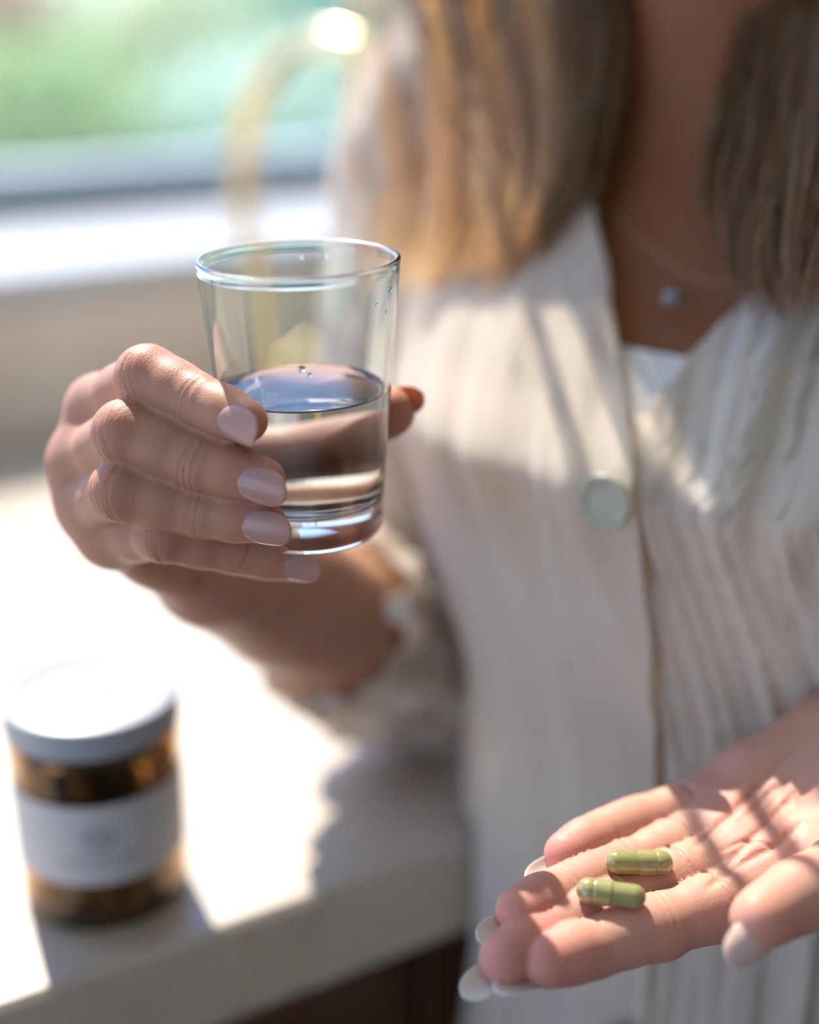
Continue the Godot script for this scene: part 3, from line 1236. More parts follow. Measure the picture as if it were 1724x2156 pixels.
func torso(th: float, y: float, grow := 0.0) -> Vector3:
	# th: 0 in front, positive towards her right
	var w := table(HALF_W, y) + grow
	var d := table(HALF_D, y) + grow
	var c := cos(th)
	var s := sin(th)
	var k := pow(pow(absf(c), 2.3) + pow(absf(s), 2.3), -1.0 / 2.3)
	var f := face_at(y)
	return axis_at(y) + f * (d * c * k) + Vector3(-f.z, 0.0, f.x) * (w * s * k)


func build_person() -> void:
	var person := node("person", self, Vector3.ZERO)
	tag(person, "woman in a cream blouse holding out a tumbler and two capsules on her palm", "person")
	skin_mat = mat(Color(1, 1, 1), 0.48, 0.36)
	skin_mat.vertex_color_use_as_albedo = true
	skin_mat.subsurf_scatter_enabled = true
	skin_mat.subsurf_scatter_strength = 0.22
	skin_mat.heightmap_enabled = true
	skin_mat.heightmap_texture = noise_tex(512, 0.09, FastNoiseLite.TYPE_CELLULAR, 51, 2)
	skin_mat.heightmap_scale = 0.013
	skin_mat.uv1_triplanar = true
	skin_mat.uv1_scale = Vector3(34, 34, 34)
	var body := ArrayMesh.new()

	right_hand(body, person)
	left_hand(body, person)
	trunk(body)

	var b := MeshInstance3D.new()
	b.name = "body"
	b.mesh = body
	for i in body.get_surface_count():
		b.set_surface_override_material(i, skin_mat)
	person.add_child(b, true)
	build_blouse(person)
	build_hair(person)


func add_surface(body: ArrayMesh, d: Array) -> void:
	var arr := []
	arr.resize(Mesh.ARRAY_MAX)
	arr[Mesh.ARRAY_VERTEX] = d[0]
	arr[Mesh.ARRAY_NORMAL] = d[1]
	arr[Mesh.ARRAY_COLOR] = d[2]
	arr[Mesh.ARRAY_INDEX] = d[3]
	body.add_surface_from_arrays(Mesh.PRIMITIVE_TRIANGLES, arr)


const PINK := Color(0.62, 0.28, 0.215)
const TAN := Color(0.56, 0.325, 0.225)


func right_hand(body: ArrayMesh, person: Node3D) -> void:
	var f := Field.new()
	f.fuse = 1.0
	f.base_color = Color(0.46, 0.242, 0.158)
	var eye := (EYE - at(400, 1000, 0.46)).normalized()
	var glass := Vector3(-0.0345, 1.14, -0.449)
	var ix := [at(212, 862, 0.4936), at(312, 793, 0.4588), at(425, 847, 0.447), at(520, 888, 0.4355)]
	var md := [at(180, 975, 0.4948), at(266, 911, 0.4550), at(422, 973, 0.4480), at(556, 1012, 0.4418)]
	var rg := [at(198, 1062, 0.4940), at(258, 1033, 0.4570), at(428, 1078, 0.4546), at(560, 1100, 0.4494)]
	var pk := [at(236, 1126, 0.4900), at(345, 1124, 0.4650), at(500, 1160, 0.4705), at(618, 1184, 0.4735)]
	var tb := [at(400, 1105, 0.530), at(500, 955, 0.517), at(690, 912, 0.5085), at(825, 866, 0.4870)]
	var wrist := at(450, 1185, 0.540)
	var elbow := at(860, 1375, 0.715)
	var down := Vector3.DOWN
	# palm
	var p := f.chain(0.010, 0.004)
	var wi := wrist + Vector3(-0.004, 0.008, 0.0)
	var wp := wrist + Vector3(0.006, -0.006, 0.003)
	f.bone(p, ix[0], wi, 0.0095, 0.0125)
	f.bone(p, md[0], wi.lerp(wp, 0.33), 0.0098, 0.0125)
	f.bone(p, rg[0], wi.lerp(wp, 0.66), 0.0095, 0.0125)
	f.bone(p, pk[0], wp, 0.0090, 0.0130)
	f.bone(p, ix[0], md[0], 0.0092, 0.0095)
	f.bone(p, md[0], rg[0], 0.0095, 0.0092)
	f.bone(p, rg[0], pk[0], 0.0092, 0.0088)
	# heel and ball of the thumb
	f.bone(p, (tb[0] as Vector3).lerp(tb[1], 0.1), (tb[0] as Vector3).lerp(tb[1], 0.95), 0.0140, 0.0105)
	f.bone(p, (tb[0] as Vector3).lerp(tb[1], 0.55), (ix[0] as Vector3).lerp(tb[0], 0.35), 0.0085, 0.0095)
	f.bone(p, (pk[0] as Vector3).lerp(wp, 0.35), wp.lerp(pk[0], 0.1), 0.0115, 0.0130)
	f.bone(p, tb[0], wrist, 0.0135, 0.0175)
	# forearm
	var fa := wrist.lerp(elbow, 0.30)
	var fb := wrist.lerp(elbow, 0.62)
	var across := (elbow - wrist).normalized().cross(eye).normalized()
	f.bone(p, wrist + across * 0.0055, fa + across * 0.004, 0.0190, 0.0260)
	f.bone(p, wrist - across * 0.0055, fa - across * 0.004, 0.0190, 0.0255)
	f.bone(p, fa, fb, 0.0285, 0.0330)
	f.bone(p, fb, elbow, 0.0330, 0.0320)
	# fingers
	var dn := func(j: Array, lean: Vector3) -> Array:
		var o := []
		for s in [1, 2, 3]:
			var d0: Vector3 = (j[s] - j[s - 1]).normalized()
			var d1: Vector3 = (j[s + 1] - j[s]).normalized() if s < 3 else d0
			var rad: Vector3 = j[s] - glass
			rad.y = 0.0
			var n: Vector3 = (d0 - d1) * 0.7 + rad.normalized() * 0.55 + lean
			var d := (d0 + d1).normalized()
			o.append((n - d * n.dot(d)).normalized())
		return o
	var di: Array = dn.call(ix, eye * 0.9 + down * 0.22)
	var dm: Array = dn.call(md, eye * 0.9 + down * 0.22)
	var dr: Array = dn.call(rg, eye * 0.9 + down * 0.22)
	var dp: Array = dn.call(pk, eye * 0.8 + down * 0.2)
	finger(f, f.chain(0.004, 0.007), ix, [0.0098, 0.0093, 0.0079, 0.0061], di, false)
	finger(f, f.chain(0.004, 0.007), md, [0.0098, 0.0097, 0.0085, 0.0066], dm, false)
	finger(f, f.chain(0.004, 0.007), rg, [0.0095, 0.0094, 0.0081, 0.0062], dr, false)
	finger(f, f.chain(0.004, 0.007), pk, [0.0090, 0.0084, 0.0074, 0.0060], dp, false)
	var dt := []
	for s in 3:
		dt.append((Vector3(0.35, 0.25, -0.9)).normalized())
	var c := f.chain(0.004, 0.008)
	f.bone(c, tb[1], tb[2], 0.0105, 0.0098)
	f.bone(c, tb[2], tb[3], 0.0098, 0.0078)
	f.bone(c, (tb[2] as Vector3).lerp(tb[3], 0.4) + Vector3(0, 0, 0.0015), (tb[2] as Vector3).lerp(tb[3], 0.9) + Vector3(0, 0, 0.001), 0.0088, 0.0078)
	for j in [ix, md, rg, pk]:
		f.spot((j[1] as Vector3) + eye * 0.006, 0.011, Color(0.47, 0.215, 0.16, 0.5))
		f.spot(j[3], 0.013, Color(0.54, 0.23, 0.165, 0.75))
		f.spot(j[2], 0.010, Color(0.50, 0.25, 0.18, 0.3))
	f.spot(tb[3], 0.016, Color(0.62, 0.27, 0.18, 0.7))
	f.spot(elbow.lerp(wrist, 0.4), 0.09, Color(0.42, 0.22, 0.135, 0.6))
	var cut := wrist.lerp(elbow, 0.66)
	add_surface(body, f.extract(0.0014, [[cut, (wrist - elbow).normalized()]], true))

	# nails: place, direction along the finger, outward normal, length, width, bend radius
	var varnish := mat(lin(0.50, 0.275, 0.25), 0.34, 0.4)
	varnish.clearcoat_enabled = true
	varnish.clearcoat = 0.35
	varnish.clearcoat_roughness = 0.15
	varnish.subsurf_scatter_enabled = true
	varnish.subsurf_scatter_strength = 0.15
	var list := [[ix, di[2], 0.0072, 0.0160, 0.0122], [md, dm[2], 0.0078, 0.0160, 0.0128], [rg, dr[2], 0.0070, 0.0160, 0.0122], [pk, dp[2], 0.0064, 0.0135, 0.0100]]
	for q in list:
		var j: Array = q[0]
		var d: Vector3 = (j[3] - j[2]).normalized()
		var n: Vector3 = q[1]
		n = (n - d * n.dot(d)).normalized()
		var st: Vector3 = (j[3] as Vector3) - d * (q[3] * 0.32) + n * q[2]
		part("fingernail", nail_mesh(st, d, n, q[3], q[4], q[4] * 0.66, 0.0014), varnish, person)
	var td: Vector3 = (tb[3] - tb[2]).normalized()
	var tn: Vector3 = (dt[2] - td * td.dot(dt[2])).normalized()
	part("fingernail", nail_mesh(tb[3] - td * 0.007 + tn * 0.0078, td, tn, 0.0175, 0.0125, 0.0085, 0.0025), varnish, person)


func left_hand(body: ArrayMesh, person: Node3D) -> void:
	var f := Field.new()
	f.base_color = Color(0.58, 0.315, 0.235)
	var up := Vector3(0.05, 0.97, 0.22).normalized()
	var pk := [at(1512, 1688, 0.497), at(1348, 1733, 0.484), at(1262, 1763, 0.472), at(1190, 1800, 0.461)]
	var rg := [at(1525, 1752, 0.484), at(1305, 1832, 0.464), at(1175, 1885, 0.448), at(1092, 1922, 0.434)]
	var md := [at(1545, 1810, 0.470), at(1285, 1908, 0.450), at(1148, 1968, 0.434), at(1062, 2022, 0.4215)]
	var ix := [at(1612, 1880, 0.456), at(1385, 1950, 0.440), at(1245, 1998, 0.430), at(1150, 2026, 0.4205)]
	var tb := [at(1840, 1725, 0.490), at(1815, 1800, 0.448), at(1700, 1878, 0.424), at(1596, 1938, 0.412)]
	var wrist := at(1800, 1622, 0.494)
	var elbow := Vector3(0.400, 0.960, -0.480)
	var p := f.chain(0.010, 0.004)
	var along := (wrist - (md[0] as Vector3)).normalized()
	var across: Vector3 = ((pk[0] as Vector3) - (ix[0] as Vector3)).normalized()
	var low := -up * 0.004
	f.bone(p, ix[0] + low, wrist - across * 0.014, 0.0112, 0.0150)
	f.bone(p, md[0] + low, wrist - across * 0.004, 0.0112, 0.0150)
	f.bone(p, rg[0] + low, wrist + across * 0.005, 0.0110, 0.0150)
	f.bone(p, pk[0] + low, wrist + across * 0.019, 0.0105, 0.0150)
	f.bone(p, ix[0] + low, md[0] + low, 0.0108, 0.0108)
	f.bone(p, md[0] + low, rg[0] + low, 0.0108, 0.0106)
	f.bone(p, rg[0] + low, pk[0] + low, 0.0106, 0.0100)
	# pads below the fingers, heel of the palm, ball of the thumb
	var pads := [ix, md, rg, pk]
	for k in 3:
		var m: Vector3 = (pads[k][0] as Vector3).lerp(pads[k + 1][0], 0.5)
		f.bone(p, m - along * 0.001 + up * 0.0038, m + along * 0.007 + up * 0.0032, 0.0084, 0.0078)
	f.bone(p, (pk[0] as Vector3).lerp(wrist, 0.30) + across * 0.004 + up * 0.004, (pk[0] as Vector3).lerp(wrist, 0.80) + across * 0.006 + up * 0.004, 0.0125, 0.0145)
	f.bone(p, (tb[0] as Vector3), (tb[0] as Vector3).lerp(tb[1], 0.95), 0.0165, 0.0120)
	f.bone(p, wrist.lerp(ix[0], 0.25) + up * 0.003 - across * 0.006, (tb[0] as Vector3).lerp(tb[1], 0.5), 0.0145, 0.0140)
	f.bone(p, (tb[0] as Vector3).lerp(tb[1], 0.7), (ix[0] as Vector3).lerp(wrist, 0.25), 0.0075, 0.0095)
	f.bone(p, wrist - across * 0.008, wrist.lerp(elbow, 0.3) - across * 0.006, 0.0188, 0.026)
	f.bone(p, wrist + across * 0.012, wrist.lerp(elbow, 0.3) + across * 0.008, 0.0190, 0.026)
	f.bone(p, wrist.lerp(elbow, 0.3), elbow, 0.029, 0.034)
	var nrm := func(j: Array, lean: Vector3) -> Array:
		var o := []
		for s in [1, 2, 3]:
			var d0: Vector3 = (j[s] - j[s - 1]).normalized()
			var d1: Vector3 = (j[s + 1] - j[s]).normalized() if s < 3 else d0
			var d := (d0 + d1).normalized()
			var n := -up + lean
			o.append((n - d * n.dot(d)).normalized())
		return o
	var np: Array = nrm.call(pk, Vector3(0, 0, -0.15))
	var nr: Array = nrm.call(rg, Vector3(0, 0, -0.05))
	var nm: Array = nrm.call(md, Vector3.ZERO)
	var ni: Array = nrm.call(ix, Vector3(0, 0, 0.12))
	finger(f, f.chain(0.004, 0.007), ix, [0.0108, 0.0095, 0.0084, 0.0074], ni, true)
	finger(f, f.chain(0.004, 0.007), md, [0.0108, 0.0093, 0.0084, 0.0074], nm, true)
	finger(f, f.chain(0.004, 0.007), rg, [0.0104, 0.0090, 0.0081, 0.0071], nr, true)
	finger(f, f.chain(0.004, 0.006), pk, [0.0098, 0.0084, 0.0077, 0.0067], np, true)
	var eye := (EYE - at(1600, 1900, 0.42)).normalized()
	var tn := (eye * 1.0 + Vector3(-0.1, -0.45, 0.1)).normalized()
	var c := f.chain(0.005, 0.009)
	f.bone(c, tb[1], tb[2], 0.0112, 0.0100)
	f.bone(c, tb[2], tb[3], 0.0098, 0.0080)
	f.bone(c, (tb[2] as Vector3).lerp(tb[3], 0.35) - tn * 0.002, (tb[2] as Vector3).lerp(tb[3], 0.85) - tn * 0.0016, 0.0092, 0.0080)
	var td: Vector3 = (tb[3] - tb[2]).normalized()
	for k in 4:
		f.crease((tb[2] as Vector3) + td * (-0.003 + 0.0022 * k), td, tn, 0.017, 0.0006, 0.0004)
	# lines of the palm
	for q in [
		[[[1490, 1868], [1530, 1838], [1580, 1806], [1640, 1775], [1690, 1730]], 0.0015, 0.0011],
		[[[1500, 1862], [1545, 1805], [1590, 1755], [1640, 1705], [1690, 1650]], 0.0014, 0.0010],
		[[[1462, 1782], [1490, 1758], [1530, 1722], [1575, 1680], [1600, 1640]], 0.0015, 0.0012],
		[[[1520, 1790], [1560, 1770], [1600, 1772], [1640, 1790]], 0.0008, 0.0006],
		[[[1560, 1725], [1600, 1690], [1650, 1640]], 0.0012, 0.0008],
		[[[1620, 1700], [1650, 1650], [1690, 1600]], 0.0011, 0.0008],
		[[[1660, 1720], [1680, 1680], [1715, 1640]], 0.0011, 0.0007],
		[[[1540, 1700], [1590, 1665], [1640, 1610], [1700, 1560]], 0.0014, 0.0006],
	]:
		palm_line(f, q[0], up, q[1], q[2])
	for j in [ix, md, rg, pk]:
		f.spot(j[3], 0.015, Color(0.62, 0.235, 0.205, 0.8))
		f.spot((j[1] as Vector3).lerp(j[2], 0.5), 0.012, Color(0.63, 0.335, 0.26, 0.4))
		f.spot(j[2], 0.006, Color(0.58, 0.27, 0.20, 0.35))
		f.spot((j[0] as Vector3) + up * 0.012, 0.013, Color(0.68, 0.32, 0.255, 0.6))
	f.spot(at(1700, 1735, 0.48), 0.016, Color(0.62, 0.21, 0.15, 0.7))
	f.spot(tb[3], 0.014, Color(0.62, 0.29, 0.21, 0.6))
	f.spot(wrist, 0.05, Color(0.52, 0.28, 0.19, 0.5))
	var cut := wrist.lerp(elbow, 0.35)
	add_surface(body, f.extract(0.0014, [[cut, (wrist - elbow).normalized()]], true))

	var cream := mat(lin(0.74, 0.66, 0.60), 0.2, 0.5)
	cream.clearcoat_enabled = true
	cream.clearcoat = 0.6
	cream.clearcoat_roughness = 0.08
	cream.subsurf_scatter_enabled = true
	cream.subsurf_scatter_strength = 0.2
	for q in [[ix, ni[2], 0.0070, 0.0125, 0.0200], [md, nm[2], 0.0070, 0.0122, 0.0185], [rg, nr[2], 0.0068, 0.0116, 0.0182], [pk, np[2], 0.0064, 0.0106, 0.0185]]:
		var j: Array = q[0]
		var d: Vector3 = (j[3] - j[2]).normalized()
		var n: Vector3 = q[1]
		n = (n - d * n.dot(d)).normalized()
		var st: Vector3 = (j[3] as Vector3) - d * 0.0025 + n * (q[2] - 0.0012)
		part("fingernail", nail_mesh(st, d, n, q[4], q[3], q[3] * 0.62, 0.0006), cream, person)
	var pale := mat(lin(0.70, 0.50, 0.44), 0.2, 0.5)
	pale.clearcoat_enabled = true
	pale.clearcoat = 0.6
	pale.clearcoat_roughness = 0.08
	var nd := (td + Vector3(0, -0.25, 0) ).normalized()
	part("fingernail", nail_mesh((tb[3] as Vector3) - td * 0.0100 + tn * 0.0080, nd, tn, 0.0205, 0.0135, 0.0090, 0.002, 0.4), pale, person)


func trunk(body: ArrayMesh) -> void:
	var f := Field.new()
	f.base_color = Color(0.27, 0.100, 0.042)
	var p := f.chain(0.016, 0.02)
	f.solid = func(q: Vector3) -> float:
		var y := clampf(q.y, 0.70, 1.26)
		var o := q - axis_at(y)
		o.y = 0.0
		var fc := face_at(y)
		var u := absf(o.dot(fc)) / (table(HALF_D, y) - 0.013)
		var v := absf(o.dot(Vector3(-fc.z, 0.0, fc.x))) / (table(HALF_W, y) - 0.014)
		var rest := -1.0
		var k := maxf(pow(pow(u, 2.3) + pow(v, 2.3), 1.0 / 2.3), 0.2)
		if q.y < TOP + 0.006:
			rest = q.dot(DEEP) - 0.440
		return maxf(rest, maxf((o.length() + 0.01) * (1.0 - 1.0 / k) * 0.85, maxf(q.y - 1.235, 0.72 - q.y)))
	f.solid_lo = Vector3(-0.08, 0.70, -0.85)
	f.solid_hi = Vector3(0.36, 1.26, -0.36)
	var neck0 := Vector3(0.147, 1.20, -0.668)
	var neck1 := Vector3(0.143, 1.37, -0.672)
	f.bone(p, neck0, neck1, 0.056, 0.051)
	var rs := axis_at(1.2) + SIDE * 0.150 + Vector3(0, -0.020, 0)
	var ls := axis_at(1.2) - SIDE * 0.150 + Vector3(0, -0.020, 0)
	f.bone(p, rs, neck0 + Vector3(0, -0.002, 0), 0.036, 0.040)
	f.bone(p, ls, neck0 + Vector3(0, -0.002, 0), 0.036, 0.040)
	# head: skull, face, jaw, nose
	var head := Vector3(0.135, 1.475, -0.665)
	f.bone(p, head - FACE * 0.015, head + FACE * 0.012, 0.078, 0.073)
	f.bone(p, head + FACE * 0.03 + Vector3(0, -0.05, 0), head + FACE * 0.052 + Vector3(0, -0.088, 0), 0.052, 0.026)
	f.bone(p, head + FACE * 0.078 + Vector3(0, -0.005, 0), head + FACE * 0.094 + Vector3(0, -0.036, 0), 0.010, 0.012)
	var elbow := at(860, 1375, 0.715)
	var wrist := at(450, 1185, 0.540)
	f.bone(p, rs, elbow, 0.044, 0.036)
	f.bone(p, elbow, elbow.lerp(wrist, 0.36), 0.034, 0.0325)
	var le := Vector3(0.400, 0.960, -0.480)
	var lw := at(1800, 1622, 0.494)
	f.bone(p, ls, le, 0.044, 0.036)
	f.bone(p, le, le.lerp(lw, 0.66), 0.034, 0.0305)
	# collar bones
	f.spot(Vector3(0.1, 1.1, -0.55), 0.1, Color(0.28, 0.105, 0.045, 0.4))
	add_surface(body, f.extract(0.009, [], false))


const EDGE_RIGHT := [[0.70, 0.16], [0.98, 0.16], [1.01, 0.11], [1.047, 0.02], [1.083, -0.06], [1.102, -0.06], [1.115, -0.02], [1.13, 0.04], [1.15, 0.10], [1.175, 0.16], [1.195, 0.22], [1.217, 0.38], [1.26, 0.9]]
const EDGE_LEFT := [[0.70, 0.42], [1.0, 0.38], [1.047, 0.25], [1.085, 0.13], [1.102, 0.01], [1.11, -0.04], [1.117, -0.06], [1.13, -0.12], [1.142, -0.18], [1.15, -0.22], [1.162, -0.30], [1.177, -0.36], [1.2, -0.5], [1.26, -1.0]]


func cloth_mat() -> StandardMaterial3D:
	var m := mat(lin(0.87, 0.81, 0.725), 0.85, 0.2)
	m.rim_enabled = true
	m.rim = 0.3
	m.backlight_enabled = true
	m.backlight = Color(1.0, 0.95, 0.88)
	m.heightmap_enabled = true
	m.heightmap_texture = noise_tex(512, 0.05, FastNoiseLite.TYPE_SIMPLEX, 61, 3)
	m.heightmap_scale = 0.04
	m.uv1_scale = Vector3(26, 3.0, 1)
	return m


func build_blouse(person: Node3D) -> void:
	var cloth := cloth_mat()
	var nz := FastNoiseLite.new()
	nz.seed = 5
	nz.frequency = 1.0
	nz.fractal_octaves = 3
	var blouse := node("blouse", person)
	for sidx in 2:
		var right := sidx == 0
		var cols := 120
		var rows := 130
		var pts := PackedVector3Array()
		var uvs := PackedVector2Array()
		for layer in 2:
			for j in rows:
				var y := lerpf(0.71, 1.252, float(j) / (rows - 1))
				var e := table(EDGE_RIGHT, y) if right else table(EDGE_LEFT, y)
				for i in cols:
					var k := float(i) / (cols - 1)
					k = k * k * 0.55 + k * 0.45
					var th := lerpf(e, PI if right else -PI, k)
					var q := torso(th, y)
					var out := (torso(th, y, 0.01) - q).normalized()
					var fold := 0.0
					if right:
						fold += 0.0022 * nz.get_noise_2d(th * 4.0, y * 3.0 + 9.0) * 2.0
						fold += 0.0018 * sin(th * 9.0 + y * 14.0) * smoothstep(1.12, 0.8, y) * smoothstep(0.1, 0.5, th)
						# the placket stands proud
						var across := (th - e) * table(HALF_D, y)
						fold += 0.0028 * smoothstep(0.035, 0.032, across)
						fold += 0.0016
					else:
						fold += 0.0030 * nz.get_noise_2d(th * 16.0 + y * 6.0, y * 2.2 - th * 1.0) * 2.0
						fold += 0.0016 * nz.get_noise_2d(th * 60.0 + y * 25.0, y * 3.0)
						# pleats that run from the shoulder to the button
						var pull := smoothstep(1.02, 1.10, y) * smoothstep(1.2, 1.12, y)
						fold += 0.0030 * pull * sin((th + 0.1) * 10.0 / (0.25 + absf(y - 1.07) * 3.2))
						fold -= 0.0012
					var p := q + out * (fold - (0.0009 * layer))
					# cloth rests against the worktop
					if p.y < TOP + 0.004:
						var cdeep := p.dot(DEEP)
						if cdeep > 0.452:
							p -= DEEP * (cdeep - 0.452)
					pts.append(p)
					uvs.append(Vector2(th / TAU * 1.0, y))
		var half := cols * rows
		var idx := PackedInt32Array()
		for j in rows - 1:
			for i in cols - 1:
				var a := j * cols + i
				if right:
					idx.append_array([a, a + cols, a + 1, a + 1, a + cols, a + cols + 1])
				else:
					idx.append_array([a, a + 1, a + cols, a + 1, a + cols + 1, a + cols])
				a += half
				if right:
					idx.append_array([a, a + 1, a + cols, a + 1, a + cols + 1, a + cols])
				else:
					idx.append_array([a, a + cols, a + 1, a + 1, a + cols, a + cols + 1])
			var e0 := j * cols
			if right:
				idx.append_array([e0, e0 + half, e0 + cols, e0 + cols, e0 + half, e0 + half + cols])
			else:
				idx.append_array([e0, e0 + cols, e0 + half, e0 + cols, e0 + half + cols, e0 + half])
		part("front_panel", mesh_of(pts, idx, PackedColorArray(), uvs), cloth, blouse)
	# sleeves
	var rs := axis_at(1.2) + SIDE * 0.150 + Vector3(0, -0.010, 0)
	var re := at(868, 1375, 0.718)
	var rw := at(450, 1185, 0.540)
	sleeve("sleeve", [rs - SIDE * 0.03 + Vector3(0, 0.01, 0), rs, rs.lerp(re, 0.5) + SIDE * 0.004, re + Vector3(0, 0.012, 0), re.lerp(rw, 0.24), re.lerp(rw, 0.48)], [0.050, 0.060, 0.057, 0.050, 0.045, 0.039], cloth, blouse, nz)
	var ls := axis_at(1.2) - SIDE * 0.150 + Vector3(0, -0.010, 0)
	var le := Vector3(0.400, 0.960, -0.480)
	var lw := at(1800, 1622, 0.494)
	sleeve("sleeve", [ls + SIDE * 0.03 + Vector3(0, 0.01, 0), ls, ls.lerp(le, 0.5), le, le.lerp(lw, 0.2), le.lerp(lw, 0.36)], [0.050, 0.060, 0.057, 0.052, 0.048, 0.044], cloth, blouse, nz)
	# buttons: one on the placket, one at the cuff
	var shell := mat(lin(0.42, 0.43, 0.33), 0.2, 0.6)
	shell.clearcoat_enabled = true
	shell.clearcoat = 0.6
	var bp := round_profile([Vector2(0, -0.0012), Vector2(0.0092, -0.0012), Vector2(0.0105, 0.0004), Vector2(0.0102, 0.0018), Vector2(0.0082, 0.0018), Vector2(0.0064, 0.0008), Vector2(0, 0.0008)], [0, 0.0004, 0.0006, 0.0004, 0.0004, 0.0004, 0])
	var bm := lathe(bp, 40)
	for q in [[0.0, 1.09], [0.22, 0.86]]:
		var pb := torso(q[0], q[1])
		var n := (torso(q[0], q[1], 0.01) - pb).normalized()
		var b := part("button", bm, shell, blouse)
		b.position = pb + n * 0.0072
		var x := Vector3.UP.cross(n).normalized()
		b.basis = Basis(x, n, x.cross(n))
	var cuffn := Vector3(0.40, 0.45, 0.62)
	cuffn = cuffn.normalized()
	var cb := part("button", bm, shell, blouse)
	cb.set_surface_override_material(0, mat(lin(0.85, 0.83, 0.80), 0.12, 0.9))
	cb.set_meta("label", "small white cuff button")
	cb.position = re.lerp(rw, 0.36) + Vector3(0.40, 0.45, 0.62).normalized() * 0.0445
	var cx := Vector3.UP.cross(cuffn).normalized()
	cb.basis = Basis(cx, cuffn, cx.cross(cuffn)).scaled(Vector3.ONE * 0.6)
	# white camisole under the blouse
	var cam := PackedVector3Array()
	var cc := 40
	var cr := 40
	for j in cr:
		for i in cc:
			var th := lerpf(1.1, -1.1, float(i) / (cc - 1))
			var y := lerpf(0.92, 1.131, float(j) / (cr - 1))
			cam.append(torso(th, y, -0.0075))
	part("camisole", grid_mesh(cam, cc, cr), mat(lin(0.78, 0.76, 0.74), 0.8, 0.3), person)
	# fine chain with a small stone
	var chain := PackedVector3Array()
	var rad := PackedFloat32Array()
	var low := at(1415, 600, 0.556)
	for i in 33:
		var k := float(i) / 32 * 2.0 - 1.0
		var y := low.y + 0.105 * pow(absf(k), 1.5)
		var th := -0.12 + 0.9 * k
		chain.append(torso(th, y, -0.0125) )
		rad.append(0.0003)
	var necklace := node("necklace", person)
	part("chain", tube(chain, rad, 6), mat(Color(0.75, 0.66, 0.5), 0.3), necklace)
	var stone := mat(lin(0.22, 0.25, 0.25), 0.1, 0.8)
	var pm := lathe(round_profile([Vector2(0, -0.004), Vector2(0.0034, -0.001), Vector2(0.0036, 0.001), Vector2(0.0022, 0.003), Vector2(0, 0.003)], [0, 0.0005, 0.0005, 0.0004, 0]), 12)
	var st := part("pendant", pm, stone, necklace)
	st.position = at(1415, 628, 0.553)
	st.basis = Basis(Vector3.RIGHT, deg_to_rad(70))


func sleeve(called: String, path: Array, radii: Array, m: Material, parent: Node, nz: FastNoiseLite) -> void:
	var rows := 70
	var cols := 48
	var pts := PackedVector3Array()
	var uvs := PackedVector2Array()
	var side := Vector3.ZERO
	for layer in 2:
		side = Vector3.ZERO
		for j in rows:
			var k := float(j) / (rows - 1)
			var c := spline(path, k)
			var t := (spline(path, k + 0.01) - spline(path, k - 0.01)).normalized()
			if side == Vector3.ZERO:
				side = t.cross(Vector3(0.3, 0.2, 0.9)).normalized()
			side = (side - t * side.dot(t)).normalized()
			var up := t.cross(side)
			var rf := k * (radii.size() - 1)
			var ri := mini(int(rf), radii.size() - 2)
			var r: float = lerpf(radii[ri], radii[ri + 1], rf - ri)
			if k > 0.955:
				r += 0.0012
			for i in cols:
				var a := TAU * i / cols
				var fold := 0.0055 * nz.get_noise_3d(cos(a) * 2.2, sin(a) * 2.2, k * 9.0) * 2.0 * smoothstep(0.0, 0.2, k)
				fold += 0.003 * sin(k * 34.0 + cos(a) * 2.5) * smoothstep(0.35, 0.6, k) * smoothstep(0.97, 0.85, k)
				var p := c + (side * cos(a) + up * sin(a)) * (r + fold - 0.0012 * layer)
				p.y = maxf(p.y, TOP + 0.002)
				pts.append(p)
				uvs.append(Vector2(float(i) / cols * 0.5, k * 0.5))
	var idx := PackedInt32Array()
	var half := rows * cols
	for j in rows - 1:
		for i in cols:
			var a := j * cols + i
			var b := j * cols + (i + 1) % cols
			idx.append_array([a, b, a + cols, b, b + cols, a + cols])
			idx.append_array([half + a, half + a + cols, half + b, half + b, half + a + cols, half + b + cols])
	var e := (rows - 1) * cols
	for i in cols:
		var a := e + i
		var b := e + (i + 1) % cols
		idx.append_array([a, b, half + a, b, half + b, half + a])
	part(called, mesh_of(pts, idx, PackedColorArray(), uvs), m, parent)


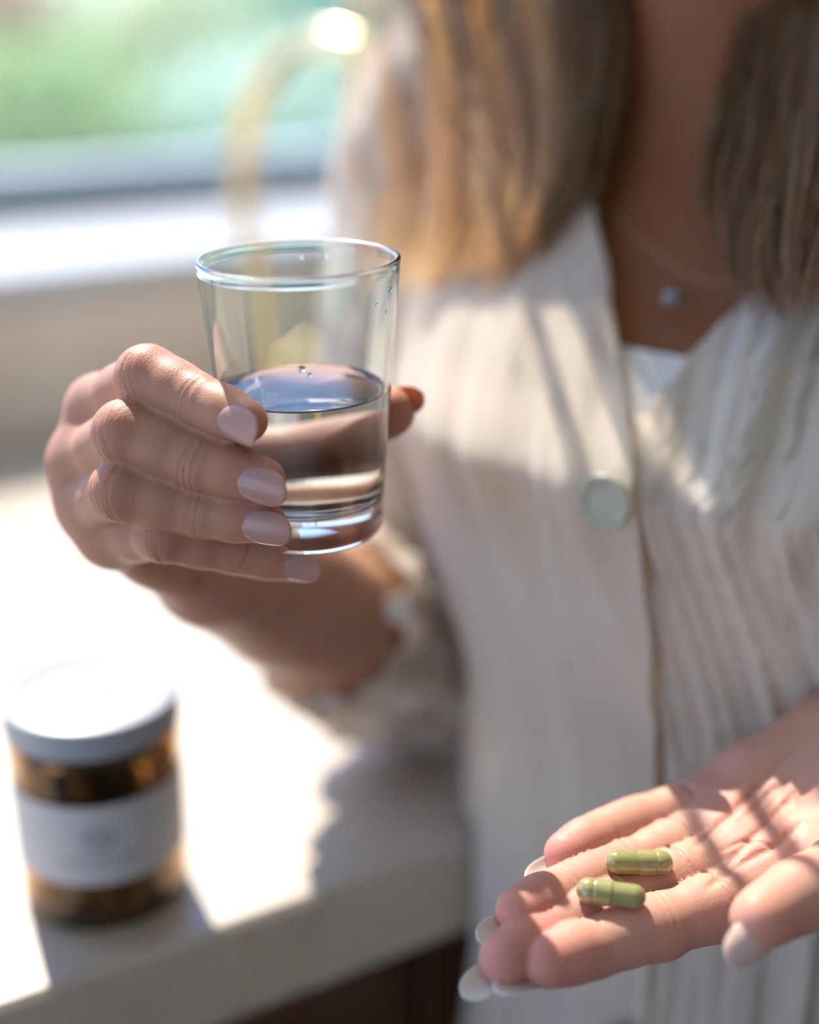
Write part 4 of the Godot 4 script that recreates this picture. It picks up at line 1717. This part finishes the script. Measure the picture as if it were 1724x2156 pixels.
func build_hair(person: Node3D) -> void:
	var m := mat(Color(1, 1, 1), 0.38, 0.5)
	m.vertex_color_use_as_albedo = true
	m.backlight_enabled = true
	m.backlight = Color(1.15, 1.06, 0.90)
	var r2 := RandomNumberGenerator.new()
	r2.seed = 23
	var pts := PackedVector3Array()
	var idx := PackedInt32Array()
	var col := PackedColorArray()
	# locks: points down the lock [x, y, depth], radius at top and end, strands, tone (0 dark .. 1 golden)
	var crown := Vector3(0.135, 1.535, -0.665)
	var locks := HAIR_LOCKS
	for L in locks:
		var path: Array = []
		var first := at(L[0][0][0], L[0][0][1], hair_depth(L[0][0][0], L[0][0][1]))
		path.append(crown.lerp(first, 0.25) + Vector3(0, 0.01, 0) + FACE * 0.03)
		path.append(crown.lerp(first, 0.6) + Vector3(0, 0.02, 0) + FACE * 0.035)
		for q in L[0]:
			path.append(at(q[0], q[1], hair_depth(q[0], q[1])))
		if L.size() > 5:
			path = [crown]
			for q in L[5]:
				path.append(q)
		var n: int = L[3]
		for s in n:
			var ang := r2.randf() * TAU
			var rr := sqrt(r2.randf())
			var ph := r2.randf() * TAU
			var wob := r2.randf_range(0.0006, 0.0028)
			var short := r2.randf_range(0.86, 1.0)
			var th := r2.randf_range(0.00028, 0.0006)
			var tone: float = clampf(L[4] + (0.12 if L[4] > 0.46 else -0.05) + r2.randf_range(-0.35, 0.35), 0.0, 1.0)
			var c0 := Color(0.34, 0.20, 0.095).lerp(Color(0.98, 0.86, 0.66), tone)
			var prev := -1
			var N := 26
			for i in N:
				var k := float(i) / (N - 1) * short
				var c := spline(path, k)
				var t := (spline(path, k + 0.012) - spline(path, k - 0.012)).normalized()
				var u := t.cross(Vector3(0.2, 0.1, 0.97)).normalized()
				var v := t.cross(u)
				var R: float = lerpf(L[1], L[2], k) * rr
				var p := c + (u * cos(ang) + v * sin(ang) * 0.6) * R + u * sin(k * 11.0 + ph) * wob + v * cos(k * 9.0 + ph) * wob
				var w := th * (1.0 if i < N - 5 else lerpf(1.0, 0.15, float(i - N + 6) / 5.0))
				var b := pts.size()
				for e in 3:
					var ea := TAU * e / 3.0 + ph
					pts.append(p + (u * cos(ea) + v * sin(ea)) * w)
					col.append(c0 * lerpf(0.85, 1.15, k))
				if prev >= 0:
					for e in 3:
						var a0 := prev + e
						var a1 := prev + (e + 1) % 3
						var b0 := b + e
						var b1 := b + (e + 1) % 3
						idx.append_array([a0, a1, b0, a1, b1, b0])
				prev = b
	var h := part("hair", mesh_of(pts, idx, col), m, person)
	h.set_meta("kind", "stuff")


func hair_depth(x: float, y: float) -> float:
	# just in front of the blouse
	if x > 1400.0:
		return 0.537 + (1660.0 - x) * 0.00012 - (y - 400.0) * 0.00011
	return 0.578 + (1240.0 - x) * 0.00020 - (y - 400.0) * 0.00010


const HAIR_LOCKS := [
	[[[740, -120], [745, 40], [752, 250], [770, 420], [765, 560]], 0.009, 0.006, 9, 0.95],
	[[[810, -120], [835, 60], [850, 250], [850, 420], [815, 560], [750, 600]], 0.014, 0.010, 30, 1.0],
	[[[900, -120], [935, 80], [960, 280], [960, 440], [925, 560], [840, 605]], 0.015, 0.011, 90, 0.95],
	[[[990, -120], [1025, 80], [1050, 260], [1055, 420], [1020, 545], [940, 605]], 0.015, 0.011, 100, 0.85],
	[[[1080, -120], [1110, 80], [1130, 260], [1125, 420], [1080, 545], [1000, 605]], 0.015, 0.011, 110, 0.7],
	[[[1160, -120], [1190, 60], [1205, 230], [1185, 390], [1135, 520], [1060, 590]], 0.015, 0.010, 110, 0.55],
	[[[1230, -120], [1250, 40], [1255, 180], [1235, 330], [1185, 460], [1110, 560]], 0.013, 0.009, 100, 0.35],
	[[[1275, -120], [1285, 0], [1280, 140], [1258, 280], [1215, 400]], 0.010, 0.007, 70, 0.2],
	[[[1000, -120], [1050, 120], [1075, 300], [1085, 450], [1080, 560], [1020, 605]], 0.016, 0.012, 100, 0.8],
	[[[940, -120], [960, 120], [980, 300], [990, 450], [960, 560], [880, 595]], 0.016, 0.012, 90, 0.9],
	[[[1600, -120], [1590, 60], [1550, 220], [1512, 360], [1490, 490]], 0.010, 0.006, 90, 0.12],
	[[[1655, -120], [1645, 80], [1615, 260], [1580, 420], [1568, 560], [1600, 665]], 0.012, 0.009, 110, 0.3],
	[[[1710, -120], [1700, 80], [1680, 260], [1650, 420], [1628, 580], [1660, 675]], 0.013, 0.009, 120, 0.4],
	[[[1780, -120], [1765, 80], [1745, 260], [1725, 420], [1700, 580], [1705, 660]], 0.013, 0.010, 120, 0.42],
	[[[0, 0]], 0.005, 0.004, 26, 0.7, [Vector3(0.10, 1.50, -0.60), Vector3(0.05, 1.40, -0.60), Vector3(0.014, 1.33, -0.63), Vector3(0.030, 1.255, -0.643), Vector3(0.048, 1.185, -0.632)]],
	[[[0, 0]], 0.004, 0.004, 22, 0.7, [Vector3(0.10, 1.50, -0.59), Vector3(0.06, 1.41, -0.60), Vector3(0.038, 1.33, -0.632), Vector3(0.052, 1.255, -0.632), Vector3(0.066, 1.185, -0.618)]],
	[[[0, 0]], 0.004, 0.003, 16, 0.8, [Vector3(0.09, 1.50, -0.60), Vector3(0.03, 1.40, -0.61), Vector3(-0.010, 1.33, -0.64), Vector3(0.010, 1.255, -0.665), Vector3(0.028, 1.185, -0.655)]],
	[[[1850, -120], [1830, 80], [1810, 260], [1790, 420], [1770, 580], [1750, 670]], 0.014, 0.010, 90, 0.35],
]
